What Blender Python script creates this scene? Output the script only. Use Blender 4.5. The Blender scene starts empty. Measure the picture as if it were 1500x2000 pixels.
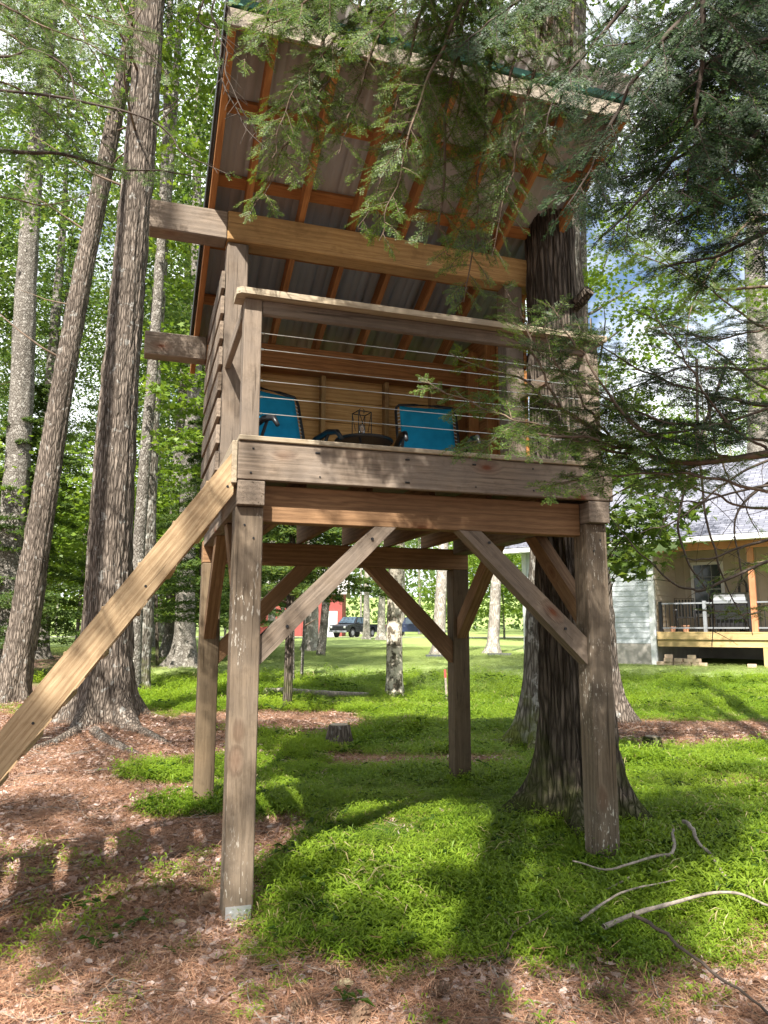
import bpy, bmesh, math, random
import numpy as np
from mathutils import Vector, Matrix, Euler
R = math.radians
random.seed(7)
rng = np.random.default_rng(11)
SC = bpy.context.scene
COL = SC.collection

# ------------------------------------------------------------------ camera, sky, sun, exposure
CAMZ, PITCH, ROLL, FPX = 1.4405, 0.155, 0.0012, 1475.87
cam = bpy.data.cameras.new('camera'); camo = bpy.data.objects.new('camera', cam); COL.objects.link(camo)
cam.sensor_fit = 'VERTICAL'; cam.sensor_height = 36; cam.sensor_width = 27
cam.lens = FPX/2000*36
cam.clip_end = 2000; cam.clip_start = .05
camo.location = (0, 0, CAMZ)
camo.rotation_euler = (math.pi/2+PITCH, -ROLL, 0)
SC.camera = camo
SUN_S = Vector((.2, .9, -1)).normalized()          # the way the light travels
el = math.asin(-SUN_S.z)
sun = bpy.data.lights.new('sun', 'SUN'); suno = bpy.data.objects.new('sun', sun); COL.objects.link(suno)
sun.energy = 5.0; sun.angle = R(.53); sun.color = (1, .94, .84)
suno.rotation_euler = SUN_S.to_track_quat('-Z', 'Y').to_euler()
suno.location = (-4, -18, 20)
W = bpy.data.worlds.new('World'); SC.world = W; W.use_nodes = True
wn = W.node_tree; wn.nodes.clear()
sky = wn.nodes.new('ShaderNodeTexSky'); sky.sky_type = 'NISHITA'; sky.sun_disc = False
sky.sun_elevation = el; sky.sun_rotation = math.atan2(-SUN_S.x, -SUN_S.y)
bg = wn.nodes.new('ShaderNodeBackground'); bg.inputs['Strength'].default_value = .065
wo = wn.nodes.new('ShaderNodeOutputWorld')
tc = wn.nodes.new('ShaderNodeTexCoord'); cn = wn.nodes.new('ShaderNodeTexNoise')
cn.inputs['Scale'].default_value = 3.2; cn.inputs['Detail'].default_value = 6; cn.inputs['Roughness'].default_value = .6
cr = wn.nodes.new('ShaderNodeValToRGB'); cr.color_ramp.elements[0].position = .39; cr.color_ramp.elements[1].position = .52
mx = wn.nodes.new('ShaderNodeMix'); mx.data_type = 'RGBA'
mx.inputs[7].default_value = (10.0, 10.3, 10.7, 1)
wn.links.new(tc.outputs['Generated'], cn.inputs['Vector']); wn.links.new(cn.outputs['Fac'], cr.inputs['Fac'])
wn.links.new(cr.outputs['Color'], mx.inputs[0]); wn.links.new(sky.outputs['Color'], mx.inputs[6])
wn.links.new(mx.outputs[2], bg.inputs['Color']); wn.links.new(bg.outputs['Background'], wo.inputs['Surface'])
SC.view_settings.view_transform = 'Standard'; SC.view_settings.look = 'None'
SC.view_settings.exposure = 1.62; SC.view_settings.gamma = 1
SC.view_settings.use_curve_mapping = False
SC.cycles.max_bounces = 8; SC.cycles.diffuse_bounces = 5; SC.cycles.transmission_bounces = 5
SC.cycles.transparent_max_bounces = 4

# ------------------------------------------------------------------ small helpers
def P(x, y, Y):
    """the point on the plane at depth Y that the photograph shows at pixel (x, y)"""
    cx, cy = (x-750)/FPX, -(y-1000)/FPX
    c, s = math.cos(PITCH), math.sin(PITCH)
    w = Vector((cx, c-cy*s, s+cy*c)); t = Y/w.y
    return Vector((0, 0, CAMZ))+w*t

def hsh(ix, iy, iz):
    h = (ix.astype(np.int64)*374761393+iy.astype(np.int64)*668265263+iz.astype(np.int64)*2147483647) & 0xffffffff
    h = ((h ^ (h >> 13))*1274126177) & 0xffffffff
    return ((h ^ (h >> 16)) & 0xffff)/65535.0

def vn(x, y, z=None):
    x = np.asarray(x, float); y = np.asarray(y, float)
    z = np.zeros_like(x) if z is None else np.asarray(z, float)
    ix, iy, iz = np.floor(x), np.floor(y), np.floor(z)
    f = [x-ix, y-iy, z-iz]; f = [a*a*(3-2*a) for a in f]
    r = 0
    for dx in (0, 1):
        for dy in (0, 1):
            for dz in (0, 1):
                w = (f[0] if dx else 1-f[0])*(f[1] if dy else 1-f[1])*(f[2] if dz else 1-f[2])
                r = r+w*hsh(ix+dx, iy+dy, iz+dz)
    return r

def fbm(x, y, o=3):
    r, a, t = 0, 1, 0
    for i in range(o):
        r = r+a*vn(np.asarray(x)*2**i+17*i, np.asarray(y)*2**i+31*i); t += a; a *= .5
    return r/t

def mk(name, V, faces, mats=(), parent=None, smooth=False, midx=None, link=True):
    """mesh object from numpy arrays; faces is a list of (n,k) index arrays"""
    me = bpy.data.meshes.new(name)
    V = np.asarray(V, np.float32).reshape(-1, 3)
    faces = [np.asarray(f, np.int32) for f in faces if len(f)]
    me.vertices.add(len(V)); me.vertices.foreach_set('co', V.ravel())
    nl = sum(f.size for f in faces); nf = sum(len(f) for f in faces)
    me.loops.add(nl); me.polygons.add(nf)
    me.loops.foreach_set('vertex_index', np.concatenate([f.ravel() for f in faces]))
    tot = np.concatenate([np.full(len(f), f.shape[1], np.int32) for f in faces])
    st = np.concatenate([[0], np.cumsum(tot)[:-1]]).astype(np.int32)
    me.polygons.foreach_set('loop_start', st)
    try: me.polygons.foreach_set('loop_total', tot)
    except Exception: pass
    if midx is not None: me.polygons.foreach_set('material_index', np.asarray(midx, np.int32))
    if smooth: me.polygons.foreach_set('use_smooth', np.ones(nf, bool))
    me.update(calc_edges=True)
    for m in (mats if isinstance(mats, (list, tuple)) else [mats]): me.materials.append(m)
    o = bpy.data.objects.new(name, me)
    if link: COL.objects.link(o)
    if parent: o.parent = parent
    return o

def tag(o, label, cat, group=None, kind=None):
    if label: o['label'] = label
    if cat: o['category'] = cat
    if group: o['group'] = group
    if kind: o['kind'] = kind
    return o

def empty(name, loc, rz=0, label=None, cat=None, group=None):
    o = bpy.data.objects.new(name, None); COL.objects.link(o); o.location = loc; o.rotation_euler = (0, 0, rz)
    o.empty_display_size = .2
    return tag(o, label, cat, group)

def copy_tree(o, parent=None):
    c = o.copy(); COL.objects.link(c)
    if parent: c.parent = parent
    for ch in list(o.children): copy_tree(ch, c)
    return c

class Mesh:
    """collects simple solids into one mesh"""
    def __init__(s): s.bm = bmesh.new()
    def box(s, x0, y0, z0, x1, y1, z1, M=None, ch=0):
        r = bmesh.ops.create_cube(s.bm, size=1)['verts']
        T = Matrix.Translation(((x0+x1)/2, (y0+y1)/2, (z0+z1)/2)) @ Matrix.Diagonal((abs(x1-x0), abs(y1-y0), abs(z1-z0), 1))
        if M is not None: T = M @ T
        bmesh.ops.transform(s.bm, matrix=T, verts=r)
        if ch:
            es = {e for v in r for e in v.link_edges}
            bmesh.ops.bevel(s.bm, geom=list(es), offset=ch, segments=1, affect='EDGES')
        return s
    def cyl(s, a, b, ra, rb=None, n=10, cap=True):
        a, b = Vector(a), Vector(b); d = b-a
        r = bmesh.ops.create_cone(s.bm, cap_ends=cap, segments=n, radius1=ra, radius2=ra if rb is None else rb, depth=d.length)['verts']
        T = Matrix.Translation((a+b)/2) @ d.to_track_quat('Z', 'Y').to_matrix().to_4x4()
        bmesh.ops.transform(s.bm, matrix=T, verts=r); return s
    def tube(s, pts, rad, n=6):
        pts = [Vector(p) for p in pts]
        rr = rad if isinstance(rad, (list, tuple)) else [rad]*len(pts)
        rings = []
        ref = Vector((0, 0, 1))
        for i, p in enumerate(pts):
            t = (pts[min(i+1, len(pts)-1)]-pts[max(i-1, 0)]).normalized()
            if abs(t.dot(ref)) > .95: ref = Vector((1, 0, 0))
            u = t.cross(ref).normalized(); w = t.cross(u)
            rings.append([s.bm.verts.new(p+(u*math.cos(2*math.pi*k/n)+w*math.sin(2*math.pi*k/n))*rr[i]) for k in range(n)])
        for a, b in zip(rings, rings[1:]):
            for k in range(n): s.bm.faces.new((a[k], a[(k+1) % n], b[(k+1) % n], b[k]))
        s.bm.faces.new(rings[0][::-1]); s.bm.faces.new(rings[-1])
        return s
    def prism(s, prof, x0, x1, axis='x'):
        """profile points (p,q) swept along an axis"""
        f = {'x': lambda t, p, q: (t, p, q), 'y': lambda t, p, q: (p, t, q), 'z': lambda t, p, q: (p, q, t)}[axis]
        A = [s.bm.verts.new(f(x0, *p)) for p in prof]; B = [s.bm.verts.new(f(x1, *p)) for p in prof]
        n = len(prof)
        for k in range(n): s.bm.faces.new((A[k], A[(k+1) % n], B[(k+1) % n], B[k]))
        s.bm.faces.new(A[::-1]); s.bm.faces.new(B); return s
    def build(s, name, mats, parent=None, smooth=False):
        bmesh.ops.recalc_face_normals(s.bm, faces=s.bm.faces)
        me = bpy.data.meshes.new(name); s.bm.to_mesh(me); s.bm.free()
        for m in (mats if isinstance(mats, (list, tuple)) else [mats]): me.materials.append(m)
        if smooth: me.polygons.foreach_set('use_smooth', np.ones(len(me.polygons), bool))
        o = bpy.data.objects.new(name, me); COL.objects.link(o)
        if parent: o.parent = parent
        return o

def board(name, parent, a, b, w, h, m, up=(0, 0, 1), ch=.004):
    """a squared timber from a to b: h along 'up', w across; its grain runs along local X"""
    a, b = Vector(a), Vector(b); d = b-a; L = d.length
    x = d.normalized(); z = Vector(up); z = (z-x*z.dot(x)).normalized(); y = z.cross(x)
    q = Mesh().box(-L/2, -w/2, -h/2, L/2, w/2, h/2, ch=ch)
    o = q.build(name, m, parent)
    M = Matrix((x, y, z)).transposed().to_4x4(); M.translation = (a+b)/2
    o.matrix_local = M
    return o

# ------------------------------------------------------------------ materials
class MB:
    def __init__(s, name, rough=.8, spec=.3):
        s.m = bpy.data.materials.new(name); s.m.use_nodes = True; s.t = s.m.node_tree; s.t.nodes.clear()
        s.out = s.t.nodes.new('ShaderNodeOutputMaterial')
        s.b = s.t.nodes.new('ShaderNodeBsdfPrincipled'); s.b.inputs['Roughness'].default_value = rough
        s.b.inputs['Specular IOR Level'].default_value = spec
        s.t.links.new(s.b.outputs[0], s.out.inputs[0])
        s.tc = s.t.nodes.new('ShaderNodeTexCoord')
    def n(s, ty, **k):
        o = s.t.nodes.new(ty)
        for a, v in k.items():
            if hasattr(o, a) and a not in ('Scale',): setattr(o, a, v)
            else: s.set(o.inputs[a], v)
        return o
    def set(s, i, v):
        if isinstance(v, bpy.types.NodeSocket): s.t.links.new(v, i)
        else: i.default_value = v
    def coords(s, scale=(1, 1, 1), kind='Object', rnd=0):
        mp = s.t.nodes.new('ShaderNodeMapping'); mp.inputs['Scale'].default_value = scale
        s.t.links.new(s.tc.outputs[kind], mp.inputs['Vector'])
        if rnd:
            oi = s.t.nodes.new('ShaderNodeObjectInfo'); v = s.t.nodes.new('ShaderNodeVectorMath'); v.operation = 'SCALE'
            v.inputs[0].default_value = (rnd, rnd*1.7, rnd*2.3); s.t.links.new(oi.outputs['Random'], v.inputs['Scale'])
            s.t.links.new(v.outputs[0], mp.inputs['Location'])
        return mp.outputs[0]
    def noise(s, vec, scale, detail=4, rough=.55, dist=0):
        o = s.t.nodes.new('ShaderNodeTexNoise'); s.set(o.inputs['Vector'], vec); o.inputs['Scale'].default_value = scale
        o.inputs['Detail'].default_value = detail; o.inputs['Roughness'].default_value = rough; o.inputs['Distortion'].default_value = dist
        return o.outputs['Fac']
    def vor(s, vec, scale, feat='F1', out='Distance', rnd=1):
        o = s.t.nodes.new('ShaderNodeTexVoronoi'); o.feature = feat; s.set(o.inputs['Vector'], vec); o.inputs['Scale'].default_value = scale
        o.inputs['Randomness'].default_value = rnd
        return o.outputs[out]
    def ramp(s, f, stops):
        o = s.t.nodes.new('ShaderNodeValToRGB'); s.set(o.inputs[0], f); e = o.color_ramp.elements
        while len(e) < len(stops): e.new(.5)
        for x, (p, c) in zip(e, stops):
            x.position = p; x.color = (c, c, c, 1) if isinstance(c, (int, float)) else (*c, 1)
        return o.outputs[0]
    def mix(s, f, a, b, mode='MIX'):
        o = s.t.nodes.new('ShaderNodeMix'); o.data_type = 'RGBA'; o.blend_type = mode
        s.set(o.inputs[0], f)
        for i, v in ((6, a), (7, b)):
            s.set(o.inputs[i], v if isinstance(v, bpy.types.NodeSocket) else (*v, 1))
        return o.outputs[2]
    def math(s, op, a, b=0.):
        o = s.t.nodes.new('ShaderNodeMath'); o.operation = op; s.set(o.inputs[0], a); s.set(o.inputs[1], b); return o.outputs[0]
    def bump(s, h, strength=.4, dist=.01):
        o = s.t.nodes.new('ShaderNodeBump'); o.inputs['Strength'].default_value = strength; o.inputs['Distance'].default_value = dist
        s.set(o.inputs['Height'], h); s.t.links.new(o.outputs[0], s.b.inputs['Normal']); return s
    def col(s, c): s.set(s.b.inputs['Base Color'], c if isinstance(c, bpy.types.NodeSocket) else (*c, 1)); return s

def plain(name, c, rough=.6, metal=0, spec=.4, var=.12, scale=6):
    q = MB(name, rough, spec); q.b.inputs['Metallic'].default_value = metal
    f = q.noise(q.coords(), scale, 4)
    q.col(q.ramp(f, [(.3, tuple(x*(1-var) for x in c)), (.7, tuple(min(1, x*(1+var)) for x in c))]))
    return q.m

def wood(name, dark, light, knot=(.16, .06, .03), weather=None, wamt=.5, rough=.85, grain=1., knots=1., fleck=False):
    q = MB(name, rough, .2)
    v = q.coords((1, 1, 1), rnd=37)
    mp = q.n('ShaderNodeMapping'); q.set(mp.inputs['Vector'], v); mp.inputs['Scale'].default_value = (1.1, 16*grain, 16*grain)
    # growth rings bent round the knots
    kv = q.n('ShaderNodeMapping'); q.set(kv.inputs['Vector'], v); kv.inputs['Scale'].default_value = (1.7, 3.4, 3.4)
    kd = q.vor(kv.outputs[0], 1.25)
    pick = q.ramp(q.vor(kv.outputs[0], 1.25, 'F1', 'Color'), [(.58, 0), (.6, 1)])
    kmask = q.math('MULTIPLY', q.ramp(kd, [(.05, 1), (.09, 0)]), pick)
    kring = q.math('MULTIPLY', q.ramp(kd, [(.06, 1), (.24, 0)]), pick)
    low = q.noise(mp.outputs[0], 1.6, 3, .5, 1.2)
    ad = q.math('MULTIPLY_ADD', kring, .9); q.set(ad.node.inputs[2], low)
    w = q.n('ShaderNodeTexWave'); w.wave_type = 'BANDS'; w.bands_direction = 'Z'
    w.inputs['Scale'].default_value = .55; w.inputs['Distortion'].default_value = 7; w.inputs['Detail'].default_value = 2; w.inputs['Detail Scale'].default_value = .6
    vv = q.n('ShaderNodeVectorMath', operation='ADD'); q.set(vv.inputs[0], mp.outputs[0]); q.set(vv.inputs[1], ad); q.set(w.inputs['Vector'], vv.outputs[0])
    fine = q.noise(mp.outputs[0], 9, 5, .7)
    g = q.math('ADD', q.math('MULTIPLY', w.outputs['Fac'], .28), q.math('MULTIPLY', fine, .78))
    c = q.ramp(g, [(.25, dark), (.75, light)])
    if weather:
        bl = q.noise(v, 2.6, 5, .65)
        c = q.mix(q.ramp(bl, [(.5-.35*wamt, 0), (.5+.3*(1.1-wamt), wamt)]), c, weather)
        st = q.noise(v, 9, 6, .7)
        c = q.mix(q.ramp(st, [(.52, 0), (.75, .45)]), c, tuple(x*.45 for x in dark))
    cv = q.n('ShaderNodeMapping'); q.set(cv.inputs['Vector'], v); cv.inputs['Scale'].default_value = (.9, 34, 34)
    chk = q.ramp(q.noise(cv.outputs[0], 1.6, 3, .5, .3), [(.33, 1), (.36, 0)])
    c = q.mix(q.math('MULTIPLY', chk, .6 if weather else .25), c, tuple(x*.35 for x in dark))
    blot = q.noise(v, 1.3, 4, .6)
    c = q.mix(q.ramp(blot, [(.48, 0), (.7, .5)]), c, tuple(x*.6 for x in dark))
    if fleck:
        fv = q.n('ShaderNodeMapping'); q.set(fv.inputs['Vector'], v); fv.inputs['Scale'].default_value = (16, 60, 60)
        c = q.mix(q.math('MULTIPLY', q.ramp(q.noise(fv.outputs[0], 1.6, 3, .6), [(.60, 0), (.66, 1)]), q.ramp(q.noise(v, 2.1, 3, .5), [(.5, 0), (.6, .8)])), c, (.55, .52, .46))
    c = q.mix(q.math('MULTIPLY', q.math('MULTIPLY', kring, .55), knots), c, tuple(a*.6+b*.4 for a, b in zip(knot, dark)))
    c = q.mix(q.math('MULTIPLY', kmask, .9*knots), c, tuple(x*.75 for x in knot))
    oi = q.n('ShaderNodeObjectInfo')
    hs = q.n('ShaderNodeHueSaturation'); q.set(hs.inputs['Color'], c)
    q.set(hs.inputs['Value'], q.math('MULTIPLY_ADD', oi.outputs['Random'], .3)); hs.inputs['Value'].links[0].from_node.inputs[2].default_value = .85
    q.col(hs.outputs[0]); q.bump(q.math('SUBTRACT', g, q.math('MULTIPLY', kmask, .3)), .5, .004)
    return q.m

def bark(name, dark, light, sc=1., patch=None, pamt=.4, moss=None, strength=1., zs=.17):
    q = MB(name, .95, .1)
    v = q.coords((1, 1, zs), rnd=23)
    d = q.vor(v, 26*sc, 'DISTANCE_TO_EDGE'); n1 = q.noise(v, 30*sc, 6, .7, .6); n2 = q.noise(q.coords(rnd=11), 2.2, 4, .6)
    h = q.math('ADD', q.ramp(d, [(0, 0), (.25, 1)]), q.math('MULTIPLY', n1, .9))
    c = q.ramp(q.math('MULTIPLY', h, .55), [(.15, dark), (.85, light)])
    c = q.mix(q.ramp(n2, [(.4, 0), (.7, .45)]), c, tuple(x*.55 for x in dark))
    if patch: c = q.mix(q.ramp(q.noise(q.coords(rnd=5), 7*sc, 5, .65), [(.62-.25*pamt, 0), (.66-.15*pamt, 1)]), c, patch)
    if moss:
        sep = q.n('ShaderNodeSeparateXYZ'); q.t.links.new(q.tc.outputs['Object'], sep.inputs[0])
        f = q.math('ADD', q.math('MULTIPLY', sep.outputs[2], -.9), q.math('MULTIPLY', q.noise(q.coords(), 5, 4), 1.6))
        c = q.mix(q.ramp(f, [(.25, 0), (.75, .85)]), c, moss)
    q.col(c); q.bump(h, .9*strength, .02)
    return q.m

def leaf(name, stops, trans=.45, rough=.5, tc=None, gloss=.12, patch=0):
    q = MB(name)
    g = q.n('ShaderNodeNewGeometry')
    c = q.ramp(g.outputs['Random Per Island'], stops)
    oi = q.n('ShaderNodeObjectInfo')
    c = q.mix(q.math('MULTIPLY', oi.outputs['Random'], .45), c, tuple(a*.75 for a in stops[0][1]))
    if patch: c = q.mix(q.ramp(q.noise(g.outputs['Position'], patch, 4, .6), [(.35, 0), (.7, .75)]), c, stops[-1][1])
    q.t.nodes.remove(q.b)
    d = q.n('ShaderNodeBsdfDiffuse'); q.set(d.inputs['Color'], c)
    t = q.n('ShaderNodeBsdfTranslucent'); q.set(t.inputs['Color'], q.mix(1., c, tc or (1.3, 1.3, .75), 'MULTIPLY'))
    m1 = q.n('ShaderNodeMixShader'); m1.inputs[0].default_value = trans
    q.t.links.new(d.outputs[0], m1.inputs[1]); q.t.links.new(t.outputs[0], m1.inputs[2])
    gl = q.n('ShaderNodeBsdfGlossy'); gl.inputs['Roughness'].default_value = rough
    m2 = q.n('ShaderNodeMixShader'); m2.inputs[0].default_value = gloss*.25
    q.t.links.new(m1.outputs[0], m2.inputs[1]); q.t.links.new(gl.outputs[0], m2.inputs[2])
    q.t.links.new(m2.outputs[0], q.out.inputs[0])
    return q.m

M = {}
M['grey_wood'] = wood('weathered timber', (.08, .056, .038), (.225, .172, .127), (.16, .055, .026), (.225, .193, .166), .6)
M['post_wood'] = wood('weathered post', (.07, .05, .032), (.175, .132, .092), (.14, .05, .025), (.165, .14, .115), .5, fleck=True)
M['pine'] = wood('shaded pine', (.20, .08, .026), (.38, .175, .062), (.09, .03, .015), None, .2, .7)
M['beam'] = wood('golden beam', (.26, .145, .052), (.44, .27, .11), (.12, .045, .02), (.16, .11, .07), .35, .7)
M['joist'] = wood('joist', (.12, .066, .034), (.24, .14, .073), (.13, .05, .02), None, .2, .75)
M['treated'] = wood('treated lumber', (.25, .16, .085), (.45, .33, .20), (.22, .10, .045), (.37, .28, .17), .35, .75, 1.2, .8)
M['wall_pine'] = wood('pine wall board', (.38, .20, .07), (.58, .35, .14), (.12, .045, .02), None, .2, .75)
M['rear_post'] = wood('shaded post', (.075, .05, .03), (.16, .115, .07), (.08, .035, .02), (.13, .11, .08), .4)  # olive-brown post wood, darkened to put the rear posts' shade into the colour
M['cap'] = wood('rail cap', (.21, .16, .10), (.37, .305, .215), (.19, .1, .055), (.29, .255, .21), .6, .8)
M['fascia_top'] = wood('pale fascia', (.17, .135, .10), (.32, .27, .21), (.16, .09, .05), (.26, .235, .205), .6)
M['bark_pine'] = bark('pine bark', (.045, .035, .028), (.235, .195, .162), 1.15, (.25, .24, .22), .08)
M['bark_grey'] = bark('grey bark', (.07, .058, .048), (.27, .25, .22), 1.7, (.34, .32, .29), .3, None, .8, .3)
M['bark_dark'] = bark('dark bark', (.032, .026, .021), (.165, .135, .11), 1.2, None, .3, (.06, .075, .015), 1.2, .11)
M['bark_moss'] = bark('mossy bark', (.05, .042, .033), (.24, .215, .18), 1., (.3, .29, .26), .35, (.10, .12, .015))
M['bark_pale'] = bark('pale bark', (.16, .14, .12), (.45, .41, .37), .9, (.5, .47, .43), .3, None, .6)
M['bark_spot'] = bark('spotted bark', (.05, .04, .03), (.24, .2, .15), 1.2, (.58, .52, .43), .75, None, .5)
M['twig'] = plain('twig', (.12, .085, .06), .9, var=.35, scale=20)
M['twig_grey'] = plain('grey twig', (.23, .195, .165), .9, var=.45, scale=30)
M['twig_dark'] = plain('dark twig', (.06, .045, .035), .9, var=.3, scale=14)
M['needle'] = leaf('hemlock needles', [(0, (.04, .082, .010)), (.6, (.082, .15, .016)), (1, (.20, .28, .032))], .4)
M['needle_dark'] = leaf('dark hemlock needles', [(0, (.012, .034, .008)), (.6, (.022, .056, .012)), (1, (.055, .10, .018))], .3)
M['hem_far'] = leaf('hemlock foliage', [(0, (.05, .09, .026)), (.6, (.085, .14, .034)), (1, (.16, .21, .05))], .45)
M['maple'] = leaf('maple leaves', [(0, (.10, .17, .025)), (.5, (.15, .24, .03)), (1, (.24, .32, .045))], .5)
M['maple_far'] = leaf('maple foliage', [(0, (.055, .105, .026)), (.5, (.10, .165, .04)), (1, (.20, .26, .065))], .5)
M['maple_dark'] = leaf('dark maple foliage', [(0, (.06, .10, .025)), (.5, (.09, .15, .03)), (1, (.15, .20, .045))], .5)
M['grass'] = leaf('stiltgrass', [(0, (.09, .175, .012)), (.5, (.165, .285, .017)), (1, (.27, .37, .035))], .5, .45, (1.35, 1.3, .6), .16, .8)
M['lawn'] = leaf('lawn grass', [(0, (.17, .24, .075)), (.5, (.23, .30, .10)), (1, (.31, .36, .14))], .4, patch=.35)
M['tallgrass'] = leaf('tall grass', [(0, (.12, .22, .04)), (.6, (.2, .3, .06)), (1, (.34, .38, .12))], .45)
M['dead_leaf'] = leaf('dead leaves', [(0, (.07, .042, .032)), (.35, (.20, .125, .10)), (.8, (.42, .29, .245)), (1, (.62, .51, .46))], .15, .6, (1.1, .8, .5), .1)
M['dead_needle'] = leaf('dead needles', [(0, (.19, .09, .055)), (.5, (.42, .225, .135)), (1, (.60, .40, .27))], .1, .6, (1, 1, 1), .1)
M['metal_roof'] = plain('grey roof metal', (.31, .295, .28), .45, .0, .5, .06, 3)
M['black'] = plain('black tube', (.012, .012, .014), .4)
M['steel'] = plain('cable steel', (.62, .61, .58), .3, .9)
M['galv'] = plain('galvanised plate', (.50, .52, .54), .45, .7)
M['green_trim'] = plain('green trim', (.035, .13, .095), .5)
M['teal'] = plain('teal sling fabric', (.012, .235, .40), .85, 0, .15, .14, 9)
M['rope'] = plain('pale lacing', (.6, .6, .58), .8)
M['glass'] = MB('lamp glass', .05).m
M['glass'].node_tree.nodes['Principled BSDF'].inputs['Transmission Weight'].default_value = .9

# ------------------------------------------------------------------ ground
def sstep(a, b, x):
    t = np.clip((np.asarray(x, float)-a)/(b-a), 0, 1); return t*t*(3-2*t)

GY = [-60, -5, 0, 4.0, 4.8, 6.8, 10, 14, 20, 27, 38, 50, 66, 95, 160, 400, 900]
GZ = [-.3, -.1, -.06, .0, .06, .10, .17, .26, .45, .52, .50, .52, .78, .80, 1.6, 9, 40]
def H(x, y):
    x = np.asarray(x, float); y = np.asarray(y, float)
    z = np.interp(y, GY, GZ)
    near = 1-sstep(14, 24, np.hypot(x, y))
    b = (fbm(x*.7+3, y*.7+8, 3)-.5)*.16+(fbm(x*3.1, y*3.1, 2)-.5)*.05
    z = z+b*near*(.35+.65*sstep(.6, 2, np.hypot(x+.76, y-4.1)))
    z = z-.35*sstep(26, 60, y)*0
    return z+.12*np.exp(-(((x+3.5)/1.5)**2+((y-9.9)/1.5)**2))
def Hs(x, y): return float(H(np.array([x]), np.array([y]))[0])

def litter(x, y):
    """1 where the floor is dead leaves and needles, 0 where green cover grows"""
    x = np.asarray(x, float); y = np.asarray(y, float)
    w = (fbm(x*.9+40, y*.9+9, 4)-.5)*1.5; w2 = (fbm(x*3+4, y*3+1, 3)-.5)*.7
    def ell(cx, cy, rx, ry, a=0):
        c, s = math.cos(a), math.sin(a); dx, dy = x-cx, y-cy
        return 1-np.sqrt(((dx*c+dy*s)/rx)**2+((-dx*s+dy*c)/ry)**2)
    f = np.full(x.shape, -2.)
    f = np.maximum(f, (3.72-y+.12*x*(x < 0))*1.1)                                  # foreground strip
    f = np.maximum(f, np.minimum((-.68-x-.40*np.clip(y-4.6, 0, 9))*2.2, (11.2-y)*.8))              # left of the first post
    f = np.maximum(f, ell(-1.45, 10.4, 1.35, 1.25)*1.3)                               # round the sapling
    f = np.maximum(f, ell(-3.4, 8.4, 1.9, 2.0)*1.4); f = np.maximum(f, ell(-.72, 5.2, .22, .5)*.6)
    f = np.maximum(f, ell(.35, 7.9, 1.0, .38, -.35)*1.1)                            # strip beside the stump
    f = np.maximum(f, ell(4.6, 9.7, 2.4, .95, -.1)*1.6)                             # strip on the right
    f = np.maximum(f, ell(-7.5, 13.5, 3.2, 2.6)*1.)
    f = np.maximum(f, ell(-16, 22, 9, 10)*.9)
    f = np.maximum(f, ell(3.5, 6.2, .8, .3, -.5)*.5)
    g = ell(-1.62, 5.95, .55, .3, .4)*.9                                            # green tufts inside the brown
    g = np.maximum(g, ell(-2.55, 5.75, .9, .35)*.9); g = np.maximum(g, ell(-1.9, 7.3, .8, .5)*1.1)
    f = f-2.2*np.clip(g+.15, 0, 1)
    return sstep(-.18, .22, f+w*.45+w2*.4)

def warped(lo, hi, c0, c1, dn, growth):
    a = list(np.arange(c0, c1, dn)); s = dn
    while a[-1] < hi: s *= growth; a.append(a[-1]+s)
    s = dn
    while a[0] > lo: s *= growth; a.insert(0, a[0]-s)
    return np.array(a)
gx = warped(-420, 420, -4.5, 5, .05, 1.07); gy = warped(-60, 880, 2.2, 9.5, .05, 1.05)
GX, GYY = np.meshgrid(gx, gy); nx, ny = len(gx), len(gy)
fx, fy = GX.ravel(), GYY.ravel(); fz = H(fx, fy)
ii = (np.arange(ny-1)[:, None]*nx+np.arange(nx-1)[None]).ravel()
q = MB('forest floor', .95, .1)
at = q.n('ShaderNodeAttribute', attribute_name='litter'); al = q.n('ShaderNodeAttribute', attribute_name='lawn')
v = q.coords()
n1 = q.noise(v, 1.3, 6, .65); n2 = q.noise(v, 14, 6, .75); n3 = q.vor(v, 38); n4 = q.noise(v, 70, 4, .7)
brown = q.ramp(q.math('ADD', q.math('MULTIPLY', n2, .6), q.math('MULTIPLY', n3, .45)), [(.25, (.06, .036, .026)), (.55, (.17, .105, .08)), (.9, (.36, .25, .20))])
brown = q.mix(q.ramp(n4, [(.5, 0), (.75, .6)]), brown, (.36, .225, .14))
green = q.ramp(q.math('ADD', q.math('MULTIPLY', n2, .6), q.math('MULTIPLY', n4, .4)), [(.25, (.025, .05, .01)), (.7, (.075, .13, .02))])
lawn = q.ramp(q.math('ADD', q.math('MULTIPLY', n2, .5), q.math('MULTIPLY', n1, .5)), [(.3, (.16, .235, .07)), (.7, (.28, .33, .115))])
c = q.mix(al.outputs['Fac'], green, lawn); c = q.mix(at.outputs['Fac'], c, brown)
q.col(c); q.bump(q.math('ADD', n2, q.math('MULTIPLY', n4, .5)), .8, .03)
ground = mk('ground', np.stack([fx, fy, fz], 1), [np.stack([ii, ii+1, ii+1+nx, ii+nx], 1)], q.m, smooth=True)
ground['kind'] = 'structure'
a = ground.data.attributes.new('litter', 'FLOAT', 'POINT'); a.data.foreach_set('value', (litter(fx, fy)*(1-.9*sstep(22, 34, fy)*(fx > -9))).astype(np.float32))
a = ground.data.attributes.new('lawn', 'FLOAT', 'POINT'); a.data.foreach_set('value', sstep(13, 19, fy).astype(np.float32))

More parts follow.
